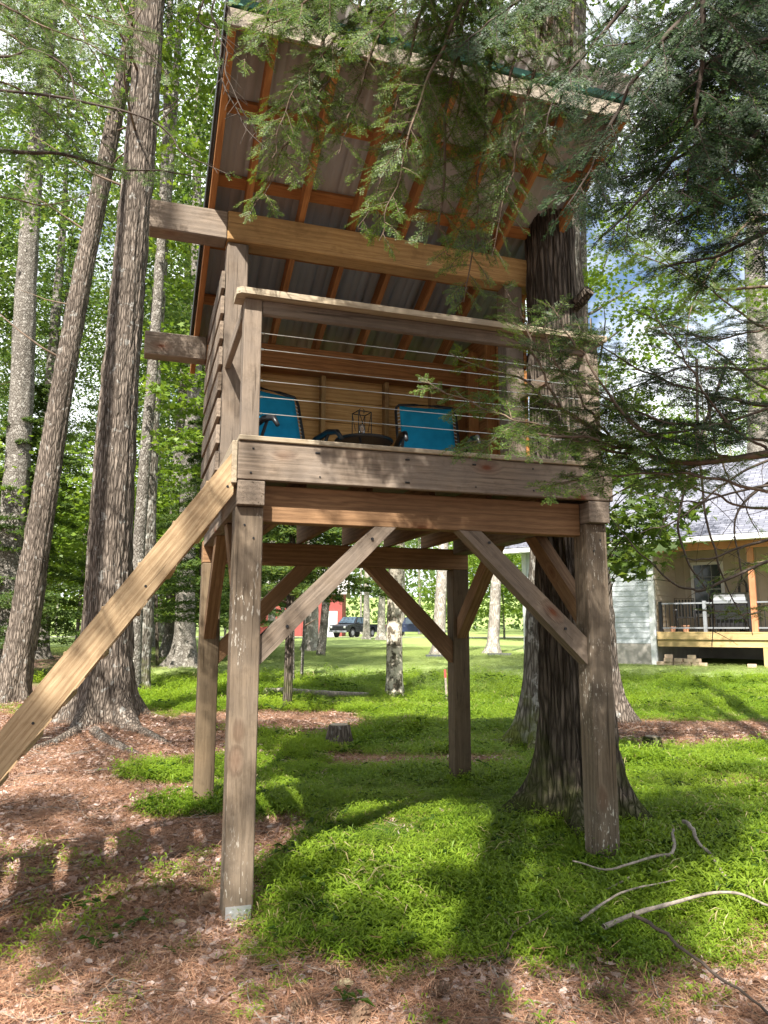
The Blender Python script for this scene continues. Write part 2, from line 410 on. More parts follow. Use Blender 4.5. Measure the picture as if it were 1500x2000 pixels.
# gravel drive where the trucks stand
q = MB('gravel drive', .95, .1); v = q.coords(); q.col(q.ramp(q.noise(v, 9, 6, .8), [(.3, (.3, .28, .25)), (.7, (.5, .47, .42))]))
dx = np.linspace(-60, 60, 61); dv = []
for yy in (68.5, 75): dv += [(x, yy+.02*x, Hs(x, yy)+.01) for x in dx]
k = np.arange(60)
drive = mk('gravel_drive', dv, [np.stack([k, k+1, k+62, k+61], 1)], q.m); drive['kind'] = 'structure'

# ------------------------------------------------------------------ treehouse on posts
TH = empty('treehouse', (-.8, 4.0185, 0), .3123, 'raised wooden treehouse on four posts with a cable railing and slanted metal roof', 'treehouse')
TW, TD, p = 2.3155, 2.2675, .15
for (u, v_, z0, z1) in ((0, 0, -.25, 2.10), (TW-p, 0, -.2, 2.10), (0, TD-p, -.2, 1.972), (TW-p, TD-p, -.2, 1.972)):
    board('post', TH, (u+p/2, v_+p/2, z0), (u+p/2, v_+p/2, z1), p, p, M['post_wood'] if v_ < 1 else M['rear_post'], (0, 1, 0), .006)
pl = Mesh().box(.012, -.006, -.02, .14, -.001, .075).build('base_plate', M['galv'], TH)
for uu in (.04, .11): Mesh().cyl((uu, -.006, .045), (uu, -.012, .045), .008, n=8).build('screw', M['galv'], TH)
# frame under the deck
for u in (0, TW-p):
    board('side_beam', TH, (u+p/2, -.045, 2.170), (u+p/2, TD-p-.003, 2.170), p-.003, .134, M['grey_wood'])
board('front_beam', TH, (p+.002, .105, 2.132), (TW-p-.002, .105, 2.132), .09, .205, M['joist'])
board('rear_beam', TH, (0, TD-p/2, 2.063), (TW, TD-p/2, 2.063), p, .178, M['joist'])
for u in (.40, .80, 1.20, 1.58, 1.93):
    board('joist', TH, (u, .155, 2.253), (u, TD-.02, 2.253), .04, .19, M['joist'])
board('fascia', TH, (.0, -.024, 2.348), (TW+.03, -.024, 2.348), .04, .211, M['grey_wood'])
board('side_fascia', TH, (-.018, -.044, 2.336), (-.018, TD, 2.336), .03, .235, M['cap'])
board('side_fascia', TH, (TW+.018, -.002, 2.336), (TW+.018, TD, 2.336), .03, .235, M['grey_wood'])
for u in (.075, .45, .98, 1.4, 1.78, 2.2):
    for z in (2.28, 2.415):
        Mesh().cyl((u+random.uniform(-.03, .03), -.0445, z), (u+random.uniform(-.03, .03)*0, -.0465, z), .0055, n=6).build('screw', M['black'], TH)
nb = 16; bw = (TD+.06)/nb
for i in range(nb):
    y0 = -.06+i*bw
    board('deck_board', TH, (-.0 if i else .0, y0+bw/2, 2.4705), (TW+.02, y0+bw/2, 2.4705), bw-.005, .028, M['cap'] if i == 0 else M['grey_wood'])
def brace(prof, w0, w1, m, ax):
    """a timber whose profile (along, z) is cut flush at post and beam, w0..w1 across"""
    a = (Vector(prof[0])+Vector(prof[3]))/2; b = (Vector(prof[1])+Vector(prof[2]))/2
    q = Mesh().prism(prof, w0, w1, ax); o = q.build('brace', M[m], TH)
    mid = (a+b)/2; d = (b-a).normalized()
    if ax == 'y': x = Vector((d.x, 0, d.y)); c = Vector((mid.x, (w0+w1)/2, mid.y))
    else: x = Vector((0, d.x, d.y)); c = Vector(((w0+w1)/2, mid.x, mid.y))
    z = Vector((0, 1, 0)) if ax == 'y' else Vector((1, 0, 0)); y = z.cross(x)
    Mx = Matrix((x, y, z)).transposed().to_4x4(); Mx.translation = c
    o.data.transform(Mx.inverted()); o.matrix_local = Mx
    return o
e = .002
brace([(p+e, 1.253), (.926, 2.027), (.80, 2.027), (p+e, 1.401)], .035, .13, 'grey_wood', 'y')
brace([(TW-p-e, 1.232), (1.323, 2.027), (1.466, 2.027), (TW-p-e, 1.397)], .035, .13, 'grey_wood', 'y')
brace([(p+e, 1.175), (.94, 1.972), (.772, 1.972), (p+e, 1.341)], TD-.13, TD-.03, 'joist', 'y')
brace([(TW-p-e, 1.16), (1.365, 1.972), (1.535, 1.972), (TW-p-e, 1.345)], TD-.13, TD-.03, 'joist', 'y')
for x0 in (.03, TW-.12):
    brace([(TD-p-e, 1.37), (1.335, 2.10), (1.50, 2.10), (TD-p-e, 1.54)], x0, x0+.09, 'joist', 'x')
    brace([(p+e, 1.44), (.85, 2.10), (.69, 2.10), (p+e, 1.60)], x0, x0+.09, 'joist', 'x')
for (u, z) in ((.30, 1.46), (TW-.30, 1.45), (.78, 1.955), (TW-.80, 1.96)):
    Mesh().cyl((u, .036, z), (u, .028, z), .009, n=8).build('screw', M['black'], TH)
for (u, z) in ((.05, 2.0), (.1, 1.93), (TW-.05, 2.0), (TW-.1, 1.93)):
    Mesh().cyl((u, .002, z), (u, -.004, z), .006, n=8).build('screw', M['black'], TH)
# railing
for u in (.065, TW-.055):
    board('railing_post', TH, (u, .05, 2.486), (u, .05, 3.293), .098, .098, M['grey_wood'], (0, 1, 0))
board('top_rail', TH, (.117, .028, 3.253), (TW-.107, .028, 3.253), .038, .082, M['grey_wood'])
cap = Mesh(); cap.prism([(-.035, -.03), (-.01, -.056), (TW+.03, -.056), (TW+.03, .115), (-.035, .115)], 3.2955, 3.332, 'z')
cap.build('rail_cap', M['cap'], TH)
for u in (.03, TW-.03):
    board('side_rail', TH, (u, .102, 3.253), (u, .998, 3.253), .038, .082, M['grey_wood'])
for z in (3.114, 3.018, 2.924, 2.833, 2.738, 2.642):
    Mesh().cyl((.112, .05, z), (TW-.1, .05, z), .0024, n=6).build('cable', M['steel'], TH)
    Mesh().cyl((TW-.06, .1, z), (TW-.06, 1.0, z), .0024, n=6).build('cable', M['steel'], TH)
    Mesh().cyl((.11, .05, z), (.135, .05, z), .006, n=6).build('cable_fitting', M['steel'], TH)
# upper posts, beams
for u in (0, TW-p):
    board('upper_post', TH, (u+p/2, 1.075, 2.486), (u+p/2, 1.075, 4.148), p, p, M['grey_wood'], (0, 1, 0), .006)
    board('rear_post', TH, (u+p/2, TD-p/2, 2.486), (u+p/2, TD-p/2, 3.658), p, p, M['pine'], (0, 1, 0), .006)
board('beam_extension', TH, (-.53, 1.045, 4.255), (-.006, 1.045, 4.255), .15, .21, M['grey_wood'], (0, 0, 1), .008)
board('roof_beam', TH, (-.004, 1.05, 4.26), (2.42, 1.05, 4.26), .16, .22, M['beam'], (0, 0, 1), .008)
board('beam_extension', TH, (-.53, TD-.078, 3.762), (-.034, TD-.078, 3.762), .14, .20, M['grey_wood'], (0, 0, 1), .008)
board('rear_plate', TH, (-.032, TD-.075, 3.765), (TW+.1, TD-.075, 3.765), .15, .21, M['pine'], (0, 0, 1), .008)
# walls: every board its own
z = 2.50
while z < 3.98:
    board('wall_board', TH, (-.017, 1.0, z+.065), (-.017, TD+.03, z+.065), .026, .13, M['grey_wood'], ch=.003); z += .185
for i in range(7):
    zz = 2.487+i*.195
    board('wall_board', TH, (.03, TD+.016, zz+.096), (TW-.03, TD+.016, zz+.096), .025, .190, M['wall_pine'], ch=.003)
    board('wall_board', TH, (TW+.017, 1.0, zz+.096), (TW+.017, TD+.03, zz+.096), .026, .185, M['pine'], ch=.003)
zz = 2.487+7*.195
board('wall_board', TH, (TW+.017, 1.0, zz+.096), (TW+.017, TD+.03, zz+.096), .026, .185, M['pine'], ch=.003)
for u in (.40, .985, 1.57, 2.02):
    board('stud', TH, (u, TD-.045, 2.487), (u, TD-.045, 3.658), .04, .085, M['beam'], (0, 1, 0), .002)
for v_ in (1.5, 1.85):
    board('stud', TH, (TW-.045, v_, 2.487), (TW-.045, v_, 3.9), .085, .04, M['pine'], (0, 1, 0), .002)
# roof
SL = .44
def zr(v_): return 4.37-SL*(v_-1.05)                  # underside of the rafters
v0, v1 = -.10, 2.62
nrm = Vector((0, SL, 1)).normalized()
for i, u in enumerate((-.115, .13, .525, .915, 1.305, 1.70, 2.09, 2.53)):
    o = Vector((0, 0, .07))
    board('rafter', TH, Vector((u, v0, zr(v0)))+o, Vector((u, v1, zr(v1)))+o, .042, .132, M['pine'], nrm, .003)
for v_ in (-.055, .45, .95, 1.45, 1.97, 2.56):
    board('purlin', TH, (-.135, v_, zr(v_)+.164), (2.55, v_, zr(v_)+.164), .09, .036, M['pine'], nrm, .003)
board('roof_fascia', TH, (-.15, v0-.017, zr(v0)+.055), (2.565, v0-.017, zr(v0)+.055), .028, .115, M['fascia_top'])
board('blocking', TH, (-.09, v0+.02, zr(v0)+.085), (2.50, v0+.02, zr(v0)+.085), .03, .12, M['pine'])
board('drip_trim', TH, (-.16, v0-.024, zr(v0)+.155), (2.575, v0-.024, zr(v0)+.155), .03, .05, M['green_trim'], ch=.002)
board('rake_trim', TH, (-.158, v0-.05, zr(v0)+.15), (-.158, v1, zr(v1)+.15), .012, .11, M['black'], nrm, .002)
board('rake_trim', TH, (2.572, v0-.05, zr(v0)+.15), (2.572, v1, zr(v1)+.15), .012, .11, M['black'], nrm, .002)
def rib_profile(u0, u1):
    pts = []; u = u0; k = 0
    while u < u1-1e-6:
        for du, h in ((0, 0), (.012, .019), (.03, .019), (.042, 0), (.10, 0), (.105, .004), (.115, .004), (.12, 0), (.16, 0), (.165, .004), (.175, .004), (.18, 0)):
            if u+du <= u1: pts.append((u+du, h))
        u += .2285
    pts.append((u1, 0)); return pts
va, vb = v0-.135, v1+.05
for k in range(3):
    ua, ub = -.155+k*.91, -.155+(k+1)*.91+.045
    pr = rib_profile(ua, ub); n = len(pr); Vv = []
    for (vv, dz) in ((va, 0), (va, -.0015), (vb, -.0015), (vb, 0)):
        for (u, h) in pr: Vv.append((u, vv, zr(vv)+.186+h+dz+.0035*k))
    Vv = np.array(Vv); kk = np.arange(n-1)
    f = [np.stack([kk+a*n, kk+1+a*n, kk+1+b*n, kk+b*n], 1) for a, b in ((0, 1), (1, 2), (2, 3), (3, 0))]
    mk('roof_panel', Vv, f, M['metal_roof'], TH)
# stair of two stringers with treads
sl = 1.373
def su(z): return -.02-(2.405-z)/sl
dirn = Vector((1, 0, sl)).normalized()
for v_ in (-.005, .78):
    off = Vector((sl, 0, -1)).normalized()*.075
    a = Vector((su(-.1), v_, -.1))+off; b = Vector((su(2.405), v_, 2.405))+off
    o = Mesh(); o.prism([(su(2.405)+.002, 2.405), (su(-.1), -.1), (su(-.1)+.18, -.1), (su(2.405)+.002, 2.160)], v_-.02, v_+.02, 'y')
    o = o.build('stringer', M['treated'], TH)
    # put the grain along the plank
    ang = math.atan2(sl, 1); Mx = Matrix.Translation((a+b)/2) @ Matrix.Rotation(-ang, 4, 'Y')
    o.data.transform(Mx.inverted()); o.matrix_local = Mx
for i in range(10):
    z = .19+i*.225
    board('tread', TH, (su(z)+.095, .018, z), (su(z)+.095, .757, z), .19, .036, M['treated'], (0, 0, 1), .003)
for z in (1.0, 1.66, 2.2):
    Mesh().cyl((su(z)+.12, -.025, z), (su(z)+.12, -.028, z), .007, n=8).build('screw', M['black'], TH)

# things on the deck
def TP(u, v_, z): return TH.matrix_basis @ Vector((u, v_, z))
TH_M = Matrix.Translation((-.8, 4.0185, 0)) @ Matrix.Rotation(.3123, 4, 'Z')
def TPt(u, v_, z): return TH_M @ Vector((u, v_, z))
def lounge(u, v_, rz, label):
    r = empty('lounge_chair', TPt(u, v_, 2.486), .3123+rz, label, 'chair', 'reclining chairs on the deck')
    # local: facing -y, back leans to +y
    def bk(s, t): return Vector((s, .16+.16*t, .34+.56*t))
    pts = []
    for k in range(15):
        t = k/14; s = -1+2*t
        pts.append(bk(.245*s, .93+.03*(1-s*s)))
    q = Mesh(); nseg = 12; rows = []
    for j in range(9):
        t = .02+.94*j/8
        rows.append([q.bm.verts.new(bk(.235*(-1+2*i/nseg), t)+Vector((0, .02*(1-(2*i/nseg-1)**2), 0))) for i in range(nseg+1)])
    for a, b in zip(rows, rows[1:]):
        for i in range(nseg): q.bm.faces.new((a[i], a[i+1], b[i+1], b[i]))
    o = q.build('back_sling', M['teal'], r, True); sm = o.modifiers.new('thick', 'SOLIDIFY'); sm.thickness = .006
    q = Mesh(); rows = []
    for j in range(8):
        t = j/7
        rows.append([q.bm.verts.new(Vector((.235*(-1+2*i/nseg), .16-.42*t, .34-.06*t-.03*math.sin(math.pi*t)))) for i in range(nseg+1)])
    for a, b in zip(rows, rows[1:]):
        for i in range(nseg): q.bm.faces.new((a[i], a[i+1], b[i+1], b[i]))
    o = q.build('seat_sling', M['teal'], r, True); sm = o.modifiers.new('thick', 'SOLIDIFY'); sm.thickness = .006
    fr = [bk(-.27, 0), bk(-.27, .5), bk(-.27, .86), bk(-.262, .94), bk(-.24, .98), bk(-.1, 1.0), bk(.1, 1.0), bk(.24, .98), bk(.262, .94), bk(.27, .86), bk(.27, .5), bk(.27, 0)]
    Mesh().tube(fr, .0125, 8).build('back_frame', M['black'], r, True)
    Mesh().tube([(-.27, .16, .34), (-.27, -.24, .28), (-.25, -.28, .275), (.25, -.28, .275), (.27, -.24, .28), (.27, .16, .34)], .0125, 8).build('seat_frame', M['black'], r, True)
    lace = Mesh()
    for s in (-1, 1):
        for k in range(14):
            t = .05+.06*k
            lace.tube([bk(.27*s, t), bk(.233*s, t+.025)], .0035, 4)
    lc = lace.build('lacing', M['rope'], r); lc['kind'] = 'stuff'
    for s in (-1, 1):
        Mesh().tube([(.3*s, .22, .42), (.3*s, .08, .49), (.3*s, -.08, .52), (.3*s, -.2, .50), (.3*s, -.26, .43)], [.02, .026, .026, .022, .016], 8).build('armrest', M['black'], r, True)
        Mesh().tube([(.29*s, -.1, .5), (.285*s, .02, .33), (.285*s, .26, .012)], .0125, 8).build('leg', M['black'], r, True)
        Mesh().tube([(.3*s, .2, .42), (.3*s, .0, .28), (.3*s, -.33, .012)], .0125, 8).build('leg', M['black'], r, True)
    Mesh().tube([(-.3, -.33, .013), (.3, -.33, .013)], .012, 8).build('foot_bar', M['black'], r)
    Mesh().tube([(-.285, .26, .013), (.285, .26, .013)], .012, 8).build('foot_bar', M['black'], r)
    return r
lounge(.60, 1.62, .42, 'teal reclining chair behind the left end of the cable railing, turned towards the table')
lounge(1.80, 1.60, -.12, 'teal reclining chair to the right of the wire lantern, facing the railing')
tb = empty('side_table', TPt(1.215, 1.7, 2.486), 0, 'round black wire side table holding a lantern between the teal chairs', 'table')
q = Mesh(); ring = [(.23*math.cos(a), .23*math.sin(a), .475) for a in np.linspace(0, 2*math.pi, 33)[:-1]]
q.tube(ring+[ring[0]], .012, 6).build('rim', M['black'], tb, True)
Mesh().cyl((0, 0, .462), (0, 0, .472), .222, n=28).build('tabletop', M['black'], tb)
for k in range(3):
    a = k*2.094+.4; Mesh().tube([(.2*math.cos(a), .2*math.sin(a), .46), (.1*math.cos(a), .1*math.sin(a), .25), (.21*math.cos(a), .21*math.sin(a), .008)], .008, 6).build('leg', M['black'], tb, True)
ln = empty('wire_lantern', TPt(1.19, 1.68, 2.486+.473), .5, 'small black wire cage lantern with a clear bulb on the round table', 'lantern')
q = Mesh(); hw = .058
for sx, sy in ((-1, -1), (1, -1), (1, 1), (-1, 1)): q.cyl((hw*sx, hw*sy, 0), (hw*sx, hw*sy, .235), .004, n=5)
for z in (.004, .235):
    cs = [(-hw, -hw, z), (hw, -hw, z), (hw, hw, z), (-hw, hw, z)]
    for k in range(4): q.cyl(cs[k], cs[(k+1) % 4], .004, n=5)
for sx, sy, tx, ty in ((-1, -1, 0, -1), (1, -1, 1, 0), (1, 1, 0, 1), (-1, 1, -1, 0)): q.cyl((hw*sx, hw*sy, .235), (hw*tx, hw*ty, .08), .003, n=5)
q.tube([(-.02, 0, .235), (-.02, 0, .265), (0, 0, .28), (.02, 0, .265), (.02, 0, .235)], .004, 5)
q.build('cage', M['black'], ln)
Mesh().cyl((0, 0, .002), (0, 0, .05), .02, n=12).build('socket', M['black'], ln)
q = Mesh(); bmesh.ops.create_uvsphere(q.bm, u_segments=14, v_segments=10, radius=.03); bmesh.ops.transform(q.bm, matrix=Matrix.Translation((0, 0, .10)) @ Matrix.Diagonal((1, 1, 1.5, 1)), verts=q.bm.verts)
q.build('bulb', M['glass'], ln, True)

# ------------------------------------------------------------------ trees: trunks
def trunk_mesh(name, axis, rad, mat, parent, nseg=28, nring=50, flare=.0, roots=5, ridge=.02, seed=0, rscale=1., moss=0):
    """axis: world points; rad(h) radius by height above the first point; buttressed foot"""
    ax = np.array([tuple(a) for a in axis], float)
    seg = np.r_[0, np.cumsum(np.linalg.norm(np.diff(ax, axis=0), axis=1))]
    t = np.linspace(0, 1, nring)**1.8*seg[-1]
    C = np.stack([np.interp(t, seg, ax[:, k]) for k in range(3)], 1)
    th = np.linspace(0, 2*np.pi, nseg, endpoint=False)
    T, A = np.meshgrid(t, th, indexing='ij')
    r = np.interp(T, *rad)
    lob = .5+.5*np.cos(A*roots+seed+.8*np.sin(A*2+seed)); lob = lob*(.6+.8*vn(A/ (2*np.pi)*roots+seed*7, np.full_like(A, seed)))
    fl = np.exp(-T/(.28*rscale))
    r = r*(1+flare*fl*(.35+1.3*lob**1.5))
    px, py = np.cos(A)*7, np.sin(A)*7
    rid = np.abs(vn(px*2.2+seed, py*2.2, T*1.7)*2-1)+.6*np.abs(vn(px*4.5+9, py*4.5+seed, T*4.1)*2-1)
    r = r+ridge*(rid-.7)*np.clip(r/.2, .3, 1.4)+ .04*r*(vn(px*.2+seed, py*.2, T*.6)-.5)*2
    V = C[:, None, :]+np.stack([np.cos(A)*r, np.sin(A)*r, np.zeros_like(r)], 2)
    V[:, :, 2] -= .10*flare*fl*lob*(T < .02)
    V[0, :, 2] -= .15
    idx = np.arange(nring*nseg).reshape(nring, nseg)
    a = idx[:-1]; b = idx[1:]
    F = np.stack([a, np.roll(a, -1, 1), np.roll(b, -1, 1), b], 2).reshape(-1, 4)
    V = V.reshape(-1, 3)
    base = Vector(ax[0])
    if parent is not None: V = V-np.array(base)
    return mk(name, V, [F, idx[-1:, :]], mat, parent, smooth=True)

def clouds(n_clump, per, rad, size, spread, seed, flat=.45, shell=.4, aspect=1.6, up=.6, zoff=0, taper=0):
    """leaf quads gathered in layered clumps inside an ellipsoid; returns verts, quads"""
    g = np.random.default_rng(seed)
    d = g.normal(size=(n_clump, 3)); d /= np.linalg.norm(d, axis=1)[:, None]
    rr = (shell+(1-shell)*g.random(n_clump)**.5)[:, None]
    c = d*rr*np.array(rad); c[:, 2] += zoff
    if taper: c[:, :2] *= (1-taper*np.clip((c[:, 2]-zoff)/rad[2]*.5+.5, 0, 1))[:, None]
    sp = spread*(.5+g.random((n_clump, 1)))
    pos = np.repeat(c, per, 0)+g.normal(size=(n_clump*per, 3))*np.repeat(sp, per, 0)*np.array([1, 1, flat])
    return leaves(pos, size, g, aspect, up)

def leaves(pos, size, g, aspect=1.6, up=.6):
    n = len(pos)
    nr = g.normal(size=(n, 3)); nr[:, 2] = np.abs(nr[:, 2])+up; nr /= np.linalg.norm(nr, axis=1)[:, None]
    t = np.cross(nr, g.normal(size=(n, 3))); t /= np.linalg.norm(t, axis=1)[:, None]; b = np.cross(nr, t)
    s = (size*(.6+.8*g.random(n)))[:, None]
    V = np.stack([pos-t*s*.5, pos+b*s*.5/aspect-nr*s*.08, pos+t*s*.5, pos-b*s*.5/aspect-nr*s*.08], 1).reshape(-1, 3)
    return V, np.arange(4*n).reshape(-1, 4)

def limbs_mesh(n, h0, h1, L, seed, up=.5, r0=.05):
    g = random.Random(seed); q = Mesh()
    for k in range(n):
        z = h0+(h1-h0)*(k+g.random()*.6)/n; a = g.random()*6.283; l = L*(.6+.6*g.random())*(1-.5*k/n)
        d = Vector((math.cos(a), math.sin(a), up*(.5+g.random())))
        pts = [Vector((0, 0, z))]
        for j in range(1, 6):
            d = (d+Vector((g.uniform(-.25, .25), g.uniform(-.25, .25), g.uniform(-.1, .15)))).normalized(); pts.append(pts[-1]+d*l/5)
        q.tube(pts, [r0*(1-.17*j) for j in range(6)], 5)
    return q

# shared crowns
PROTO = {}
def proto(key, V, F, mat):
    o = mk('crown', V, F, mat, link=False); PROTO[key] = o.data
for i, (mat, sd) in enumerate((('maple_far', 1), ('maple_far', 2), ('maple_far', 3), ('maple_far', 4))):
    V, F = clouds(120, 100, (3.2, 3.2, 6.2), .125, .42, 100+sd, .4, .35, 1.5, .6)
    proto(('dec', i), V, [F], M[mat])
for i, sd in enumerate((61, 62)):
    V, F = clouds(60, 130, (3.2, 3.2, 4.5), .10, .42, sd, .4, .3, 1.5, .6)
    proto(('lite', i), V, [F], M['maple_far'])
for i, sd in enumerate((65, 66)):
    A1 = clouds(9, 330, (2.6, 2.6, 3.0), .12, .36, sd, .5, .3, 1.4, .3); A2 = clouds(46, 55, (2.8, 2.8, 3.2), .10, .13, sd+5, .6, .2, 1.4, .3)
    proto(('shade', i), np.concatenate([A1[0], A2[0]]), [np.concatenate([A1[1], A2[1]+len(A1[0])])], M['maple_dark'])
for i, sd in enumerate((63, 64)):
    V, F = clouds(70, 130, (2.6, 2.6, 2.6), .125, .5, sd, .3, .3, 1.4, 1.)
    proto(('under', i), V, [F], M['maple'])
def hemlock_crown(height, rad, nfr, seed, mat, size=.085, per=150, bare=0):
    g = np.random.default_rng(seed); out = []
    for k in range(nfr):
        t = (k+g.random())/nfr; z = height*(bare+(1-bare)*t); a = g.random()*6.283
        L = rad*(1-t)**.75*(.65+.5*g.random())+.25
        n = int(per*(.35+L/rad))
        s = g.random(n)**.7; w = (g.random(n)*2-1)*(1-s*.8)*.42*L*np.minimum(1, s*4)
        x = s*L; zz = z+.12*x-.20*x*x/max(L, .3)-.25*np.abs(w)*.5+g.normal(size=n)*.025
        out.append(np.stack([x*math.cos(a)-w*math.sin(a), x*math.sin(a)+w*math.cos(a), zz], 1))
    return leaves(np.concatenate(out), size, g, 3.2, 1.2)
for i, sd in enumerate((5, 6)):
    V, F = hemlock_crown(14, 3.0, 130, sd, None, .17, 130)
    proto(('hem', i), V, [F], M['hem_far'])
V, F = hemlock_crown(4.6, 1.7, 95, 9, None, .10, 420); proto(('sap', 0), V, [F], M['hem_far'])
V, F = hemlock_crown(6.0, 2.0, 95, 19, None, .10, 420); proto(('sap', 1), V, [F], M['hem_far'])

def add_crown(root, key, z, s=(1, 1, 1), rz=0):
    o = bpy.data.objects.new('crown', PROTO[key]); COL.objects.link(o); o.parent = root
    o.location = (0, 0, z); o.scale = s; o.rotation_euler = (0, 0, rz); return o

def tree(name, px, py_base, Y, px_top, py_top, w, mat, label, group=None, cat='tree', h=17, flare=.5, nseg=24, nring=40, ridge=.02, crown=None, cz=12, cs=1., roots=5, seed=None, limbs=0, xy=None):
    """a trunk standing where the photograph shows it, w metres thick, with its crown"""
    if xy is None:
        b = P(px, py_base, Y); tp = P(px_top, py_top, Y)
        lean = (tp.x-b.x)/max(.5, tp.z-b.z)
        x, y = b.x, Y
    else: x, y, lean = xy
    z0 = Hs(x, y)-.05
    r = empty(name, (x, y, z0), 0, label, cat, group)
    seed = seed if seed is not None else random.random()*50
    g = random.Random(seed)
    ax = [Vector((x+lean*zz+.10*w*math.sin(zz*.45+seed), y+.10*w*math.cos(zz*.37+seed), z0+zz)) for zz in np.linspace(0, h, 14)]
    ax[0].x, ax[0].y = x, y
    rad = ([0, .8, 3, 5, h*.6, h], [w*.56, w*.52, w*.45, w*.40, w*.30, w*.08])
    trunk_mesh('trunk', ax, rad, mat, r, nseg, nring, flare, roots, ridge, seed, max(.6, w/.5))
    if limbs:
        q = limbs_mesh(limbs, h*.3, h*.8, h*.14, int(seed*10), .35, .022); lo = q.build('dead_limb' if crown is None else 'limb', M['twig'], r, True)
        for vv in lo.data.vertices: vv.co.x += lean*vv.co.z
    if crown:
        o = add_crown(r, crown, cz, (cs, cs, cs), g.random()*6.28); o.location.x = lean*cz
    return r

# near trees
tree('pine_tree', 205, 1430, 9.95, 283, 0, .60, M['bark_pine'], 'big straight pine trunk with flared roots behind the stair stringer', h=20, flare=.95, nseg=110, nring=260, ridge=.030, limbs=10, crown=('hem', 0), cz=12.5, cs=.55, roots=5, seed=3)
tree('pine_tree', 18, 1378, 12.7, 190, 400, .47, M['bark_pine'], 'leaning brown pine trunk at the left edge, left of the big pine', h=19, flare=.5, nseg=72, nring=140, ridge=.028, limbs=9, crown=('hem', 0), cz=12.5, cs=.55, seed=8)
tree('pine_tree', -8, 1340, 16.5, 60, 500, .66, M['bark_grey'], 'grey trunk in the far left corner, partly behind the leaning pine', h=20, flare=.3, nseg=40, nring=80, ridge=.025, crown=('hem', 0), cz=12.5, cs=.55, seed=12)
tree('forest_tree', 74, 1290, 25, 105, 700, .55, M['bark_grey'], 'grey tree on the bright grass between the leaning pine and the big pine', h=20, crown=('dec', 0), cz=14, seed=13)
tree('forest_tree', 268, 1350, 14.8, 300, 800, .40, M['bark_moss'], 'mottled trunk standing just right of the big pine base', h=17, flare=.45, nseg=40, nring=70, crown=('lite', 0), cz=12, seed=14)
tree('forest_tree', 335, 1290, 26.4, 350, 900, .55, M['bark_grey'], 'left trunk of the grey pair behind the rear left post', 'grey pair of trunks', h=20, flare=.8, crown=('dec', 2), cz=14, seed=15)
tree('forest_tree', 362, 1310, 20.8, 372, 900, .55, M['bark_grey'], 'right and nearer trunk of the grey pair, with spreading root foot', 'grey pair of trunks', h=20, flare=.9, nseg=36, nring=60, crown=('dec', 3), cz=14, seed=16)
tree('forest_tree', 771, 1362, 14, 775, 1100, .285, M['bark_spot'], 'slim tree with spotted pale bark in the middle of the green clearing', h=16, flare=.4, nseg=36, nring=80, ridge=.006, crown=('lite', 1), cz=12, cs=.8, seed=17)
tree('forest_tree', 857, 1284, 28, 863, 1100, .44, M['bark_pale'], 'pale grey trunk on the lawn just left of the rear right post', h=21, flare=.7, crown=('lite', 0), cz=15, seed=18)
tree('forest_tree', 962, 1281, 29.7, 968, 1100, .44, M['bark_pale'], 'pale grey trunk on the lawn right of the rear right post', h=21, flare=.7, crown=('lite', 1), cz=15, seed=19)
tree('forest_tree', 606, 1272, 33, 606, 1180, .62, M['bark_pale'], 'thick pale trunk on the lawn in front of the red barn', h=21, flare=.3, crown=('lite', 0), cz=15, seed=20)
tree('forest_tree', 626, 1283, 27.8, 634, 1200, .30, M['bark_grey'], 'thin leaning grey trunk beside the thick pale trunk by the barn', h=16, flare=.2, crown=('lite', 1), cz=11, cs=.7, seed=21)
tree('oak_tree', 1139, 1600, 5.66, 1064, 80, .47, M['bark_dark'], 'dark furrowed trunk with spreading roots right behind the front right post', h=18, flare=1.15, nseg=110, nring=260, ridge=.032, roots=5, crown=('lite', 0), cz=13, seed=22, limbs=12)
tree('oak_tree', 1064, 1455, 8.84, 1096, 560, .46, M['bark_moss'], 'mossy footed grey trunk left of the dark furrowed trunk', h=18, flare=.7, nseg=60, nring=120, ridge=.02, crown=('lite', 1), cz=13, seed=23)
tree('oak_tree', 1158, 1412, 10.7, 1114, 560, .62, M['bark_pine'], 'broad trunk with a wide root foot, right of the front right post', h=19, flare=.85, nseg=80, nring=160, ridge=.03, crown=('lite', 0), cz=14, seed=27)
tree('forest_tree', 716, 1243, 62, 717, 1180, .55, M['bark_pale'], 'pale trunk standing in front of the tail of the black pickup', h=18, crown=('lite', 0), cz=14, seed=28)
tree('forest_tree', 746, 1243, 60, 747, 1180, .62, M['bark_pale'], 'pale trunk on the far lawn right of the black pickup', h=18, crown=('lite', 1), cz=14, seed=29)
sb_ = [o for o in COL.objects if o.get('label', '').startswith('dark furrowed')][0]
q = Mesh(); c0 = Vector(sb_.location)
q.tube([P(1110, 605, 5.6)-c0, P(1135, 585, 5.45)-c0, P(1150, 566, 5.38)-c0], [.06, .05, .046], 10); q.build('branch_stub', M['bark_dark'], sb_)
